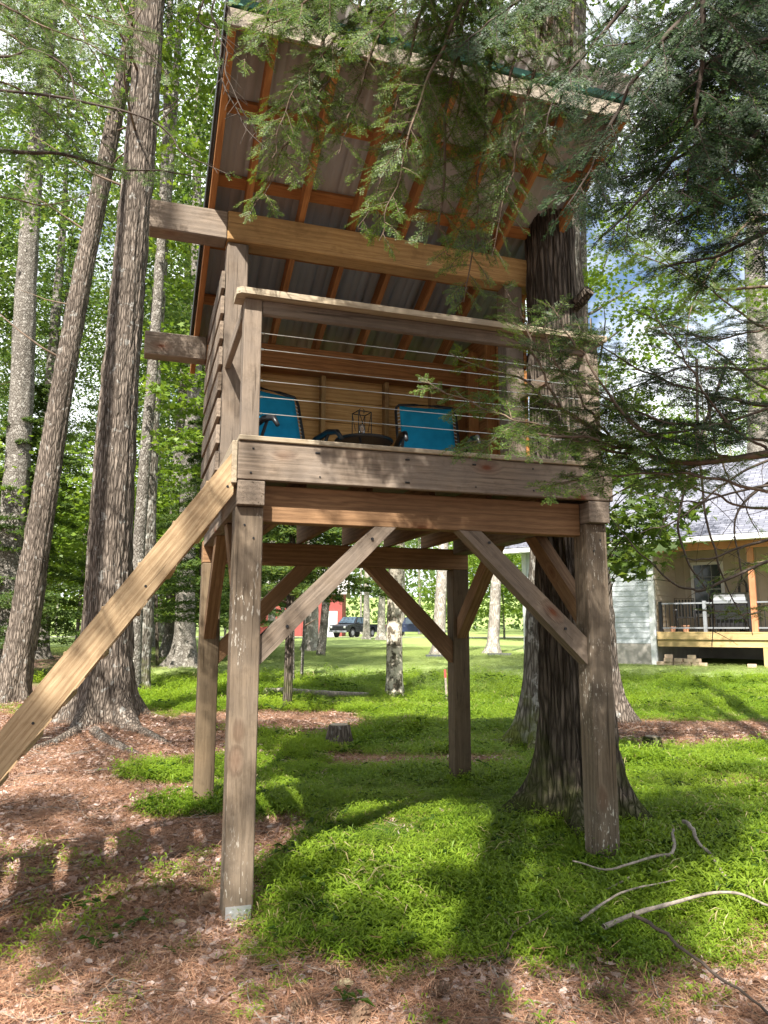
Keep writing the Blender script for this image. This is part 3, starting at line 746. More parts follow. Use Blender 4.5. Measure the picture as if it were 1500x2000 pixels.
# maple with low bright leaves between the pine and the treehouse
def maple_leaf_shape():
    o = [(0, -.5), (.12, -.12), (.42, -.28), (.32, .0), (.5, .14), (.22, .2), (.14, .34), (0, .55), (-.14, .34), (-.22, .2), (-.5, .14), (-.32, .0), (-.42, -.28), (-.12, -.12)]
    return np.array(o)
def maple_leaves(pos, size, g, up=1.0):
    S = maple_leaf_shape(); n = len(pos)
    nr = g.normal(size=(n, 3)); nr[:, 2] = np.abs(nr[:, 2])+up; nr /= np.linalg.norm(nr, axis=1)[:, None]
    t = np.cross(nr, g.normal(size=(n, 3))); t /= np.linalg.norm(t, axis=1)[:, None]; b = np.cross(nr, t)
    s = (size*(.55+.8*g.random(n)))[:, None, None]
    V = pos[:, None]+(t[:, None]*S[None, :, :1]+b[:, None]*S[None, :, 1:]-nr[:, None]*(np.abs(S[None, :, :1])*.35))*s
    k = len(S); return V.reshape(-1, 3), np.arange(n*k).reshape(-1, k)
def leafy(layers, per, size, seed, flat=.12):
    g = np.random.default_rng(seed); pos = []
    for (c, r) in layers: pos.append(np.array(c)+g.normal(size=(int(per*r*r*4)+20, 3))*np.array([r, r, r*flat])*.6)
    return maple_leaves(np.concatenate(pos), size, g)
b = P(268, 1180, 13.2)
mp_ = empty('maple_tree', (b.x, 13.2, Hs(b.x, 13.2)-.05), 0, 'slender curved maple with bright green leaves between the big pine and the treehouse', 'tree')
axm = [Vector((b.x, 13.2, mp_.location.z))]+[P(x, y, 13.2) for x, y in ((270, 1080), (284, 880), (296, 740), (306, 600), (314, 480), (322, 300), (330, 60), (335, -200))]
trunk_mesh('trunk', axm, ([0, 3, 8, 20], [.13, .105, .085, .03]), M['bark_grey'], mp_, 20, 60, .3, 4, .006, 4)
lay = []
g = random.Random(5)
for (x, y, r) in ((330, 700, .5), (370, 740, .55), (310, 760, .45), (350, 800, .5), (395, 790, .5), (300, 850, .4), (340, 870, .45), (385, 850, .45), (330, 650, .4), (380, 690, .4), (355, 560, .5), (380, 300, .7), (400, 200, .8), (340, 120, .7), (390, 420, .6), (345, 480, .5), (420, 60, .8), (300, 760, .35), (375, 920, .4)):
    c = P(x, y, 13.2+g.uniform(-.9, .9)); lay.append((np.array(c)-np.array(mp_.location), r))
V, F = leafy(lay, 95, .13, 3); mk('crown', V, [F], M['maple'], mp_)

# saplings in the clearing
def sapling(px, py, Y, px2, py2, w, label, crown=None, cz=1.2, cs=1., h=4.2, mat='bark_dark', group=None, limbs=6):
    return tree('hemlock_sapling' if crown else 'sapling', px, py, Y, px2, py2, w, M[mat], label, group, 'sapling', h, .25, 14, 26, .005, crown, cz, cs, 4, None, limbs)
sapling(560, 1392, 11.75, 566, 1130, .13, 'dark hemlock sapling with drooping foliage behind the front left brace', ('sap', 0), 1.8, 1., 5.5, limbs=10)
sapling(572, 1346, 15.5, 573, 1180, .055, 'thin straight sapling left of the other one, behind the hemlock sapling', None, 2, .5, 4, 'bark_grey', 'thin saplings by the fallen log')
sapling(588, 1341, 16.2, 597, 1180, .06, 'thin slightly leaning sapling at the fallen log, rightmost of the saplings', None, 2, .5, 4, 'bark_grey', 'thin saplings by the fallen log')
sapling(308, 1308, 20.8, 306, 1200, .09, 'thin sapling standing left of the grey pair of trunks', None, 2, .5, 4, 'bark_dark')
for (px, Y, c, s, cz, lab) in ((40, 17, 1, 1.0, .8, 'hemlock sapling with dark foliage between the leaning pine and the left edge'), (395, 17.5, 1, .9, 1.2, 'hemlock sapling with drooping boughs left of the treehouse wall'),
                       (470, 24, 0, 1.3, 1.2, 'hemlock sapling in the gap left of the front left post'),
                       ):
    sapling(px, 1300, Y, px, 1100, .11, lab, ('sap', c), cz, s, 6*s, 'bark_dark', None, 0)

# trees farther in: trunks and crowns, one of each kind copied
far_sets = []
kinds = []
for i in range(4):
    t = tree('forest_tree', 0, 0, 0, 0, 0, .42, M[('bark_grey', 'bark_pale', 'bark_grey', 'bark_moss')[i]], None, None, 'tree', 23, .4, 14, 26, .015, ('dec', i), 15.5, 1.25, seed=40+i, limbs=14, xy=(0, 40, .01*(i-1.5)))
    kinds.append(t)
for i in range(2):
    t = tree('hemlock_tree', 0, 0, 0, 0, 0, .4, M['bark_dark'], None, None, 'tree', 22, .4, 14, 26, .015, ('hem', i), 5.5, 1.2, seed=50+i, limbs=10, xy=(0, 40, 0))
    kinds.append(t)
spots = []
g = random.Random(21)
def ok(x, y):
    pxx = 750+FPX*x/y
    if 560 < pxx < 1010 and y < 88: return False
    if 1000 < pxx and y < 34: return False
    return all((x-a)**2+(y-b)**2 > 9 for a, b in spots)
tries = 0
while len(spots) < 70 and tries < 6000:
    tries += 1
    y = g.choice((g.uniform(22, 50), g.uniform(45, 110), g.uniform(75, 118))); x = y*g.uniform(-.72, .72)
    if y < 45 and x > -.2*y: x = -abs(x)
    if ok(x, y): spots.append((x, y))
first = [True]*6
labs = ['slender forest tree in the dense woods left of the treehouse', 'tall forest tree in the woods beyond the lawn and drive', 'tall forest tree in the woods behind the house']
for (x, y) in spots:
    k = g.choices(range(6), (4, 3, 4, 2, .5, .5))[0]
    o = kinds[k] if first[k] else copy_tree(kinds[k]); first[k] = False
    o.location = (x, y, Hs(x, y)-.1); o.rotation_euler = (0, 0, g.random()*6.28); s = g.uniform(.75, 1.15); o.scale = (s, s, s)
    pxx = 750+FPX*x/y
    j = 0 if pxx < 440 else (1 if pxx < 1010 else 2)
    hem = k > 3
    tag(o, (('dark hemlock tree in the dense woods left of the treehouse', 'dark hemlock tree in the woods beyond the lawn and drive', 'dark hemlock tree in the woods behind the house') if hem else [('pale barked ' if k == 1 else 'mottled mossy ' if k == 3 else 'grey barked ')+l_.split(' ', 1)[1] for l_ in labs])[j], 'tree',
        ('hemlocks ' if hem else ('pale ' if k == 1 else 'mossy ' if k == 3 else 'grey ')+'forest trees ')+('in the left woods', 'beyond the lawn', 'behind the house')[j])
us = tree('understory_maple', 0, 0, 0, 0, 0, .10, M['bark_grey'], None, None, 'tree', 5.2, .2, 10, 20, .005, ('under', 0), 3.6, 1., seed=60, limbs=6, xy=(0, 40, .02))
ul = (('low bright maple just left of the leaning pine', 30, 19), ('low bright maple behind the leaning pine', 150, 23), ('low bright maple at the far left edge of the woods', -40, 26), ('low bright maple seen between the big pine and the treehouse wall', 350, 24), ('low bright maple behind the grey pair of trunks', 400, 31),
      ('low bright maple far behind the big pine', 215, 36), ('low bright maple deep in the left woods', 90, 40), ('low bright maple deep in the woods left of the barn', 330, 50), ('low bright maple beside the barn', 440, 60), ('low bright maple right of the dark blue truck', 900, 66), ('low bright maple at the far end of the lawn', 985, 62), ('low bright maple left of the house corner', 1050, 58))
for i, (lab, px, Y) in enumerate(ul):
    o = us if i == 0 else copy_tree(us); b = P(px, 1240, Y)
    o.location = (b.x, Y, Hs(b.x, Y)-.05); s = .8+.012*Y+.25*random.random(); o.scale = (s, s, s*.9); o.rotation_euler = (0, 0, random.random()*6.28); tag(o, lab, 'tree', 'low maples in the woods')
for k in range(6):                                     # any kind not drawn above still stands in the far woods
    if first[k]:
        kinds[k].location = (-31-6*k, 58+5*k, Hs(-31-6*k, 58+5*k)-.1)
        tag(kinds[k], 'dark hemlock standing deep in the left woods behind the grey trunks', 'tree', 'hemlocks in the left woods')
# one far mass of woods closes the view
g2 = np.random.default_rng(77)
n = 52000
ang = g2.uniform(-1.0, 1.0, n); dist = g2.uniform(118, 165, n); xx = np.sin(ang)*dist*1.25; yy = np.cos(ang*.9)*dist
zt = 14+10*fbm(ang*14, dist*.02, 3); zz = np.interp(yy, GY, GZ)+zt*g2.random(n)**.8
V, F = leaves(np.stack([xx, yy, zz], 1), .95, g2, 1.4, .3)
far = mk('far_woods', V, [F], M['maple_far']); tag(far, 'pale green mass of distant woods beyond the drive and lawn', 'woods', kind='stuff')

# ------------------------------------------------------------------ hemlock boughs close to the camera
def bez(pts, n):
    """smooth curve through points"""
    p_ = [Vector(q_) for q_ in pts]; p_ = [p_[0]*2-p_[1]]+p_+[p_[-1]*2-p_[-2]]
    out = []
    m = len(p_)-3
    for i in range(n):
        t = i/(n-1)*m; k = min(int(t), m-1); f = t-k
        a, b, c, d = p_[k:k+4]
        out.append(.5*((2*b)+(c-a)*f+(2*a-5*b+4*c-d)*f*f+(3*b-a-3*c+d)*f**3))
    return np.array([tuple(v_) for v_ in out])

def tubes(lines, n=4):
    """many tapered tubes: list of (pts (k,3), radii (k))"""
    Vs, Fs, o = [], [], 0
    for pts, rad in lines:
        k = len(pts); t = np.gradient(pts, axis=0); t /= np.linalg.norm(t, axis=1)[:, None]+1e-9
        ref = np.array([0, 0, 1.]) if abs(t[:, 2]).mean() < .9 else np.array([1., 0, 0])
        u = np.cross(t, ref); u /= np.linalg.norm(u, axis=1)[:, None]+1e-9; w = np.cross(t, u)
        a = np.arange(n)*2*np.pi/n
        V = pts[:, None]+(u[:, None]*np.cos(a)[None, :, None]+w[:, None]*np.sin(a)[None, :, None])*np.asarray(rad)[:, None, None]
        idx = np.arange(k*n).reshape(k, n)+o; A, B = idx[:-1], idx[1:]
        Fs.append(np.stack([A, np.roll(A, -1, 1), np.roll(B, -1, 1), B], 2).reshape(-1, 4)); Vs.append(V.reshape(-1, 3)); o += k*n
    return np.concatenate(Vs), np.concatenate(Fs)

def bough(parent, pts, seed, L2=.32, t0=.25, droop=.5, dens=1., nl=.013, nw=.0032, step=.0048, r0=.011, mat='needle', foliage=1., wmat='twig', sec=.045, plane=None):
    g = np.random.default_rng(seed)
    A = bez(pts, 40); A = A-np.array(parent.location)
    A[1:-1] += (vn(np.arange(38)*.35+seed*3, np.zeros(38), np.ones(38))-.5)[:, None]*.03
    seg = np.r_[0, np.cumsum(np.linalg.norm(np.diff(A, axis=0), axis=1))]; Lt = seg[-1]
    lines = [(A, np.linspace(r0, .0022, 40))]
    S0, SD, SL, SS = [], [], [], []          # needle bearing twigs
    s = t0*Lt; side = 1
    upv = np.array(plane if plane is not None else (0., 0, 1.))
    while s < Lt:
        f = s/Lt
        pos = np.array([np.interp(s, seg, A[:, k]) for k in range(3)]); nxt = np.array([np.interp(min(s+.03, Lt), seg, A[:, k]) for k in range(3)])
        prv = np.array([np.interp(s-.03, seg, A[:, k]) for k in range(3)])
        t = nxt-prv; t /= np.linalg.norm(t)+1e-9
        sv = np.cross(t, upv)
        if np.linalg.norm(sv) < .35: sv = sv+np.array([.7, -.3, 0])*.6
        sv /= np.linalg.norm(sv)+1e-9
        d = t*g.uniform(.35, .75)+sv*side*g.uniform(.6, .95)+g.normal(size=3)*.12; d /= np.linalg.norm(d)
        env = min(1., 4*(f-t0)/(1-t0)+.35)*(1-f)**.55
        l = max(.05, L2*env*g.uniform(.55, 1.2)+.05)
        k = max(5, int(l/.03)); q_ = [pos]
        dd = d.copy()
        for j in range(k):
            dd = dd+np.array([0, 0, -droop*.12])+g.normal(size=3)*.05; dd /= np.linalg.norm(dd); q_.append(q_[-1]+dd*l/k)
        Q = np.array(q_); lines.append((Q, np.linspace(.0032*(.5+l), .0011, len(Q))))
        if g.random() < foliage:
            sg = np.linspace(0, l, len(Q)); u = .015; sd2 = 1
            while u < l:
                p0 = np.array([np.interp(u, sg, Q[:, c_]) for c_ in range(3)]); tt = Q[min(int(u/l*k)+1, k)]-Q[min(int(u/l*k), k-1)]; tt = tt/(np.linalg.norm(tt)+1e-9)
                s2 = np.cross(tt, upv); s2 /= np.linalg.norm(s2)+1e-9
                e = tt*g.uniform(.45, .9)+s2*sd2*g.uniform(.5, .95)+g.normal(size=3)*.15+np.array([0, 0, -.12*droop]); e /= np.linalg.norm(e)
                ll = (.03+.085*(1-u/l)**.6*min(1, l/.2))*g.uniform(.6, 1.25)
                S0.append(p0); SD.append(e); SL.append(ll); SS.append(np.cross(e, np.cross(s2, tt)+g.normal(size=3)*.2))
                u += .019/dens; sd2 = -sd2
            S0.append(Q[-2]); SD.append(dd); SL.append(.05); SS.append(np.cross(dd, upv))
        s += sec*g.uniform(.7, 1.3)/dens; side = -side
    Vw, Fw = tubes(lines, 4)
    # twigs themselves as slim three sided slivers
    S0, SD, SL, SS = map(np.array, (S0, SD, SL, SS)) if len(S0) else (np.zeros((0, 3)),)*4
    wood_o = None
    if len(S0):
        SS = SS/(np.linalg.norm(SS, axis=1)[:, None]+1e-9); nn = np.cross(SD, SS); r = .0009
        b3 = np.stack([S0+SS*r, S0-SS*r*.5+nn*r*.87, S0-SS*r*.5-nn*r*.87, S0+SD*SL[:, None]], 1).reshape(-1, 3)
        i0 = np.arange(len(S0))*4+len(Vw)
        tri = np.concatenate([np.stack([i0+a_, i0+(a_+1) % 3, i0+3], 1) for a_ in range(3)])
        wood_o = mk('branch', np.concatenate([Vw, b3]), [Fw, tri], M[wmat], parent, smooth=False)
        cnt = (SL/step).astype(int)+1; tot = cnt.sum()
        ow = np.repeat(np.arange(len(S0)), cnt); j = np.arange(tot)-np.repeat(np.cumsum(cnt)-cnt, cnt)
        pos = S0[ow]+SD[ow]*(j*step)[:, None]
        VV = []
        for sgn in (1, -1):
            dd = SS[ow]*sgn*.9+SD[ow]*.42+nn[ow]*(g.normal(size=(tot, 1))*.22)+np.array([0, 0, -.03]); dd /= np.linalg.norm(dd, axis=1)[:, None]
            ln_ = (nl*(.7+.6*g.random(tot))*np.clip(1.25-j*step/np.maximum(SL[ow], .02)*.55, .4, 1.2))[:, None]
            wv = np.cross(dd, nn[ow]); wv /= np.linalg.norm(wv, axis=1)[:, None]+1e-9
            VV.append(np.stack([pos, pos+dd*ln_*.5+wv*nw*.5, pos+dd*ln_, pos+dd*ln_*.5-wv*nw*.5], 1))
        Vn = np.concatenate(VV).reshape(-1, 3)
        no = mk('needles', Vn, [np.arange(len(Vn)).reshape(-1, 4)], M[mat], wood_o)
    else: wood_o = mk('branch', Vw, [Fw], M[wmat], parent)
    return wood_o

HR = empty('hemlock_tree', (2.9, 2.3, Hs(2.9, 2.3)), 0, 'hemlock close on the right whose drooping green sprays hang before the roof and railing', 'tree')
trunk_mesh('trunk', [Vector((2.9, 2.3, HR.location.z+z)) for z in (0, 2, 5, 9, 13)], ([0, 3, 9, 13], [.17, .15, .1, .03]), M['bark_dark'], HR, 28, 50, .5, 5, .012, 2)
def PB(*pp): return [P(x, y, Y) for x, y, Y in pp]
limb1 = [Vector((2.9, 2.3, 4.7)), P(1500, -330, 2.6), P(1150, -320, 2.75), P(850, -230, 2.95), P(640, -120, 3.1), P(500, 20, 3.2)]
bough(HR, limb1, 1, .42, .55, .9, 1.2, r0=.03, plane=(.2, -.75, .6))
C_ = [((1020, -290, 2.7), (930, -60, 2.72), (850, 120, 2.78), (790, 300, 2.82), (740, 470, 2.9)),
      ((1010, -290, 2.9), (975, 0, 2.92), (950, 200, 2.95), (930, 400, 2.95), (905, 590, 3.0)),
      ((900, -250, 3.0), (770, -30, 3.0), (650, 80, 3.0), (570, 180, 3.05), (530, 310, 3.1)),
      ((1080, -290, 2.8), (1060, 20, 2.8), (1030, 180, 2.8), (1000, 330, 2.85), (960, 500, 2.9)),
      ((850, -230, 3.1), (720, -60, 3.15), (590, 10, 3.2), (480, 50, 3.2)),
      ((990, -290, 3.1), (880, 30, 3.1), (800, 230, 3.15), (740, 360, 3.15), (700, 450, 3.2)),
      ((1000, -280, 2.9), (900, 60, 2.9), (870, 250, 2.9), (860, 430, 2.95), (880, 500, 3.0)),
      ((800, -220, 3.1), (690, 40, 3.1), (640, 150, 3.1), (600, 260, 3.15)),
      ((640, 60, 3.2), (590, 220, 3.2), (540, 320, 3.25), (500, 400, 3.3)),
      ((1100, -290, 3.0), (1000, -40, 3.0), (930, 60, 3.0), (820, 110, 3.0)),
      ((760, -200, 2.9), (700, -60, 2.9), (640, 20, 2.95), (560, 60, 3.0)),
      ((1120, -290, 2.8), (1120, 30, 2.8), (1090, 200, 2.85), (1060, 330, 2.9)),]
C_ += [((720, -260, 2.8), (650, -80, 2.85), (580, 20, 2.9), (500, 60, 2.95)), ((620, -200, 3.0), (560, -60, 3.0), (520, 40, 3.05), (470, 120, 3.1)), ((900, -260, 2.7), (820, -60, 2.7), (760, 30, 2.75), (680, 90, 2.8)), ((1150, -260, 2.7), (1080, -60, 2.7), (1010, 40, 2.75), (930, 110, 2.8)), ((940, -280, 2.85), (830, -20, 2.85), (790, 130, 2.9), (760, 260, 2.95)), ((1060, -280, 2.9), (1010, 60, 2.9), (980, 240, 2.95), (960, 420, 3.0)), ((860, -240, 3.0), (740, 60, 3.0), (690, 200, 3.05), (660, 300, 3.1)),
       ((960, -280, 3.0), (890, -20, 3.0), (900, 180, 3.0), (850, 330, 3.05))]
for i, c in enumerate(C_): bough(HR, PB(*c), 10+i, .33, .13, .7, 1.15, plane=(.25, -.6, .75))
R_ = [((1650, -200, 2.3), (1300, -60, 2.3), (1180, 60, 2.35), (1100, 160, 2.4), (1060, 260, 2.4)),
      ((1750, 40, 2.15), (1450, 90, 2.15), (1300, 190, 2.2), (1200, 300, 2.25), (1130, 380, 2.3)),
      ((1800, 200, 2.4), (1560, 240, 2.4), (1430, 250, 2.4), (1300, 320, 2.4), (1210, 350, 2.4)),
      ((1700, 380, 2.6), (1500, 450, 2.6), (1400, 500, 2.6), (1300, 520, 2.6)),
      ((1500, -200, 2.5), (1440, -20, 2.5), (1430, 130, 2.5), (1400, 260, 2.5)),
      ((1700, -180, 2.6), (1520, -40, 2.6), (1440, 40, 2.6), (1350, 120, 2.6), (1280, 200, 2.6)),
      ((1400, -250, 2.4), (1200, -120, 2.4), (1060, -30, 2.45), (960, 40, 2.5), (900, 90, 2.5)),
      ((1700, -150, 2.1), (1400, -20, 2.05), (1250, 140, 2.1), (1170, 290, 2.15), (1100, 420, 2.2)),
      ((1750, 0, 2.2), (1480, 120, 2.1), (1350, 260, 2.1), (1250, 390, 2.15), (1180, 460, 2.2)),
      ((1750, 120, 2.2), (1520, 220, 2.2), (1420, 330, 2.2), (1310, 430, 2.2)),
      ((1600, -200, 2.0), (1400, -60, 2.0), (1370, 140, 2.05), (1350, 290, 2.1), (1330, 390, 2.1)),
      ((1750, 300, 2.3), (1520, 350, 2.3), (1420, 390, 2.3), (1300, 440, 2.3)),
      ((1700, -100, 2.3), (1480, 10, 2.3), (1320, 70, 2.3), (1180, 90, 2.3)),
      ((1700, 60, 2.4), (1540, 60, 2.4), (1480, 160, 2.4), (1440, 280, 2.4), (1430, 380, 2.4))]
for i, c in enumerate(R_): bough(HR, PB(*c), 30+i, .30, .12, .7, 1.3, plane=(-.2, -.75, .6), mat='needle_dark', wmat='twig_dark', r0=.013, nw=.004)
limb2 = PB((2600, 700, 2.5), (1720, 840, 2.95), (1500, 882, 3.0), (1340, 905, 3.0), (1200, 862, 3.02), (1100, 800, 3.05), (1000, 735, 3.1), (880, 690, 3.12))
bough(HR, limb2, 50, .30, .55, .45, 1., r0=.02)
M_ = [((1420, 890, 3.0), (1260, 840, 3.0), (1160, 760, 3.0), (1080, 720, 3.05)), ((1500, 860, 3.05), (1330, 830, 3.05), (1200, 800, 3.05), (1120, 860, 3.1)), ((1300, 900, 3.0), (1180, 760, 3.0), (1130, 680, 3.0), (1080, 600, 3.05)), ((1600, 760, 3.0), (1400, 830, 3.0), (1250, 850, 3.0), (1150, 900, 3.05)),
      ((1340, 905, 3.0), (1200, 880, 3.0), (1060, 830, 3.0), (950, 800, 3.05), (820, 745, 3.1)),
      ((1100, 800, 3.05), (1050, 700, 3.05), (1020, 620, 3.1), (985, 565, 3.15)),
      ((1600, 800, 3.1), (1380, 770, 3.1), (1230, 710, 3.1), (1130, 640, 3.15)),
      ((1500, 960, 2.9), (1330, 925, 2.95), (1190, 930, 2.95), (1050, 955, 3.0)),
      ((1650, 700, 3.2), (1480, 720, 3.2), (1330, 720, 3.2), (1200, 770, 3.2)),
      ((1200, 862, 3.02), (1140, 790, 3.0), (1080, 690, 3.0), (1060, 640, 3.0)),
      ((1230, 880, 3.0), (1110, 850, 2.95), (1000, 850, 2.95), (890, 880, 3.0)),
      ((1500, 882, 3.0), (1400, 800, 3.0), (1330, 690, 3.05), (1270, 600, 3.1)),
      ((1650, 600, 3.3), (1500, 640, 3.3), (1400, 660, 3.3), (1290, 650, 3.3))]
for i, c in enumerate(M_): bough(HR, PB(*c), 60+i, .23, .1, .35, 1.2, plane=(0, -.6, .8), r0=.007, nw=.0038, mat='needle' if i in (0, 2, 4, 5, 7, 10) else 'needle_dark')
for i, c in enumerate([((1900, 900, 3.2), (1500, 890, 3.2), (1290, 925, 3.15), (1190, 972, 3.1)), ((1800, 1000, 3.3), (1500, 990, 3.3), (1350, 950, 3.3), (1190, 880, 3.3))]):
    bough(HR, PB(*c), 80+i, .14, .4, .3, .8, r0=.008, foliage=.15)

HL = empty('hemlock_tree', (-4.7, 5.2, Hs(-4.7, 5.2)), 0, 'hemlock beyond the left edge reaching in with dark bare limbs and soft sprays', 'tree')
trunk_mesh('trunk', [Vector((-4.7, 5.2, HL.location.z+z)) for z in (0, 2, 5, 9, 14)], ([0, 3, 9, 14], [.2, .17, .1, .03]), M['bark_dark'], HL, 28, 50, .5, 5, .012, 5)
L_ = [(((-500, -60, 4.3), (-100, 20, 4.2), (30, 80, 4.2), (120, 150, 4.2), (210, 200, 4.2)), .45, 1., .012), (((-300, -300, 4.2), (0, -120, 4.2), (120, 0, 4.2), (180, 110, 4.2), (230, 210, 4.2)), .42, 1., .011), (((-500, -200, 4.8), (-60, -90, 4.7), (60, 30, 4.7), (110, 130, 4.7), (140, 230, 4.7)), .45, 1., .012),
      (((-500, 40, 4.6), (-150, 90, 4.2), (0, 112, 4.0), (60, 98, 4.0), (135, 140, 4.0), (160, 220, 4.0), (220, 320, 4.1)), .25, .4, .014),
      (((-500, 130, 4.2), (-100, 170, 3.6), (0, 178, 3.5), (150, 195, 3.5), (290, 235, 3.5), (360, 300, 3.55), (450, 345, 3.6)), .22, .35, .013),
      (((-500, 250, 5.0), (0, 295, 5.0), (110, 300, 5.0), (220, 330, 5.0), (330, 335, 5.0), (420, 352, 5.0)), .3, .35, .022),
      (((-500, -150, 4.5), (-100, -40, 4.2), (20, 20, 4.1), (130, 70, 4.1), (260, 130, 4.1)), .45, .95, .013),
      (((-500, -250, 4.5), (-50, -120, 4.4), (80, -20, 4.4), (200, 40, 4.4), (310, 70, 4.4)), .45, .95, .013),
      (((-500, 100, 5.2), (-50, 150, 5.0), (60, 200, 5.0), (130, 270, 5.0), (190, 340, 5.0)), .4, .8, .012),
      (((-300, -400, 4.5), (100, -200, 4.5), (210, -40, 4.5), (260, 60, 4.5), (330, 150, 4.5)), .4, .9, .012),
      (((-500, 420, 5.8), (-50, 385, 5.8), (90, 400, 5.8), (200, 372, 5.8)), .3, .5, .013),
      (((-500, 0, 4.9), (-80, -10, 4.6), (40, 60, 4.6), (90, 150, 4.6), (120, 240, 4.6)), .4, .9, .012),
      (((300, -350, 3.6), (400, -80, 3.3), (390, 40, 3.3), (430, 70, 3.3), (450, 160, 3.3), (500, 270, 3.3)), .2, .25, .008),
      (((360, -350, 3.8), (400, -100, 3.5), (418, 30, 3.5), (425, 120, 3.5), (470, 240, 3.5), (560, 330, 3.5)), .2, .3, .008)]
for i, (c, l2, fo, r0) in enumerate(L_):
    bough(HL, PB(*c), 90+i, l2, .3, .6, 1.1, plane=(.2, -.75, .6), nl=.016, nw=.005, step=.0065, r0=r0, foliage=fo, wmat='twig_dark' if fo < .5 else 'twig', sec=.06)
# boughs overhead, out of the picture, whose needles speckle the light on the timber
OV = [((2.9, 2.3, 5.6), (1.6, 2.0, 5.7), (.3, 1.7, 5.5), (-.9, 1.6, 5.1)), ((2.9, 2.3, 6.3), (1.5, 1.3, 6.3), (.1, .9, 6.0), (-1.1, 1.0, 5.6)), ((2.9, 2.3, 5.0), (2.0, 1.5, 5.1), (1.0, 1.0, 4.9), (.1, .9, 4.6)),
      ((2.9, 2.3, 4.6), (2.3, 1.2, 4.7), (1.7, .5, 4.5), (1.1, .2, 4.2)), ((2.9, 2.3, 7.0), (2.0, 2.0, 7.2), (.9, 2.2, 7.1), (-.1, 2.3, 6.7)), ((2.9, 2.3, 6.6), (2.6, 1.0, 6.6), (2.2, 0, 6.3), (1.8, -.7, 5.9))]
for i, c in enumerate(OV): bough(HR, [Vector(v_) for v_ in c], 160+i, .5, .2, .3, .62, nl=.02, nw=.007, step=.011, r0=.02, foliage=.85)
OL = [((-4.7, 5.2, 6.0), (-3.2, 3.0, 6.0), (-1.9, 1.7, 5.4), (-1.0, .9, 4.7)), ((-4.7, 5.2, 5.0), (-3.4, 2.6, 5.2), (-2.2, 1.2, 4.8), (-1.6, .3, 4.2)), ((-4.7, 5.2, 7.0), (-3.6, 3.9, 7.0), (-2.5, 2.8, 6.6), (-1.5, 2.2, 6.1)), ((-4.7, 5.2, 5.6), (-3.9, 3.6, 5.6), (-3.1, 2.3, 5.2), (-2.6, 1.3, 4.7)), ((-4.7, 5.2, 8.0), (-3.4, 4.4, 8.2), (-2.0, 3.6, 8.0), (-1.0, 3.2, 7.5)), ((-4.7, 5.2, 6.4), (-4.3, 3.3, 6.3), (-3.7, 1.6, 5.9), (-3.1, .3, 5.2))]
for i, c in enumerate(OL): bough(HL, [Vector(v_) for v_ in c], 180+i, .6, .2, .3, .6, nl=.02, nw=.007, step=.011, r0=.022, foliage=.85)
# hemlock on the right edge with a thick trunk
b = P(1480, 700, 6.6)
HE = tree('hemlock_tree', 1690, 1200, 6.6, 1600, 60, .34, M['bark_grey'], 'hemlock beyond the right edge whose long bare limbs cross the gap above the house', h=14, flare=.4, nseg=48, nring=120, ridge=.02, seed=33, limbs=16)
E_ = [((1625, 300, 6.6), (1490, 300, 6.6), (1400, 250, 6.4), (1300, 210, 6.2), (1180, 190, 6.0)), ((1625, 560, 6.6), (1490, 560, 6.6), (1380, 560, 6.4), (1290, 500, 6.2), (1190, 410, 6.0)),
      ((1625, 640, 6.6), (1500, 640, 6.6), (1420, 590, 6.4), (1330, 530, 6.2), (1150, 460, 6.0)), ((1625, 120, 6.6), (1495, 120, 6.6), (1420, 60, 6.3), (1330, 60, 6.0), (1230, 30, 5.8)),
      ((1625, 760, 6.6), (1500, 760, 6.6), (1420, 700, 6.3), (1330, 640, 6.1), (1260, 640, 6.0)), ((1625, 420, 6.6), (1490, 420, 6.6), (1420, 480, 6.4), (1350, 600, 6.2), (1340, 700, 6.1))]
for i, c in enumerate(E_):
    bough(HE, PB(*c), 120+i, .55, .12, .3, 1.05, nl=.018, nw=.006, step=.008, r0=.022, foliage=.9, sec=.08, mat='hem_far')
tree('forest_tree', 1487, 1240, 34, 1466, 60, 1.45, M['bark_grey'], 'very thick old trunk rising behind the house at the right edge', h=30, flare=.3, nseg=60, nring=120, ridge=.05, crown=('lite', 0), cz=25, seed=34)
# low maple branch before the house
ML = empty('maple_sapling', (2.08, 7.4, Hs(2.08, 7.4)), 0, 'young maple with lobed green leaves beside the front right post, before the house', 'sapling')
trunk_mesh('trunk', [Vector((2.08, 7.4, ML.location.z))]+[Vector((2.08+.01*k, 7.4, ML.location.z+k*.9)) for k in range(1, 6)]  , ([0, 2, 5], [.03, .025, .008]), M['bark_dark'], ML, 10, 24, .2, 3, .002, 1)
lay = []; ln2 = []
g = random.Random(9)
for (x, y, r) in ((1210, 1020, .16), (1240, 1050, .2), (1270, 1030, .2), (1215, 1070, .16), (1250, 1085, .18), (1205, 1100, .14), (1290, 1060, .15), (1230, 1000, .2), (1280, 990, .18), (1320, 1000, .16), (1225, 1115, .12), (1260, 950, .2), (1215, 930, .2), (1310, 940, .16)):
    c = P(x, y, 7.2+g.uniform(-.5, .5)); lay.append((np.array(c)-np.array(ML.location), r*1.5))
    s0 = np.array([.06, 0, 1.6+.5*(1100-y)/100]); e = lay[-1][0]; mid = (s0+e)/2+np.array([0, 0, .12])
    ln2.append((np.array([s0, mid, e]), np.array([.007, .005, .002])))
V, F = leafy(lay, 170, .105, 13, .35); mk('crown', V, [F], M['maple_dark'], ML)
Vb, Fb = tubes(ln2, 5); mk('limb', Vb, [Fb], M['twig_dark'], ML)
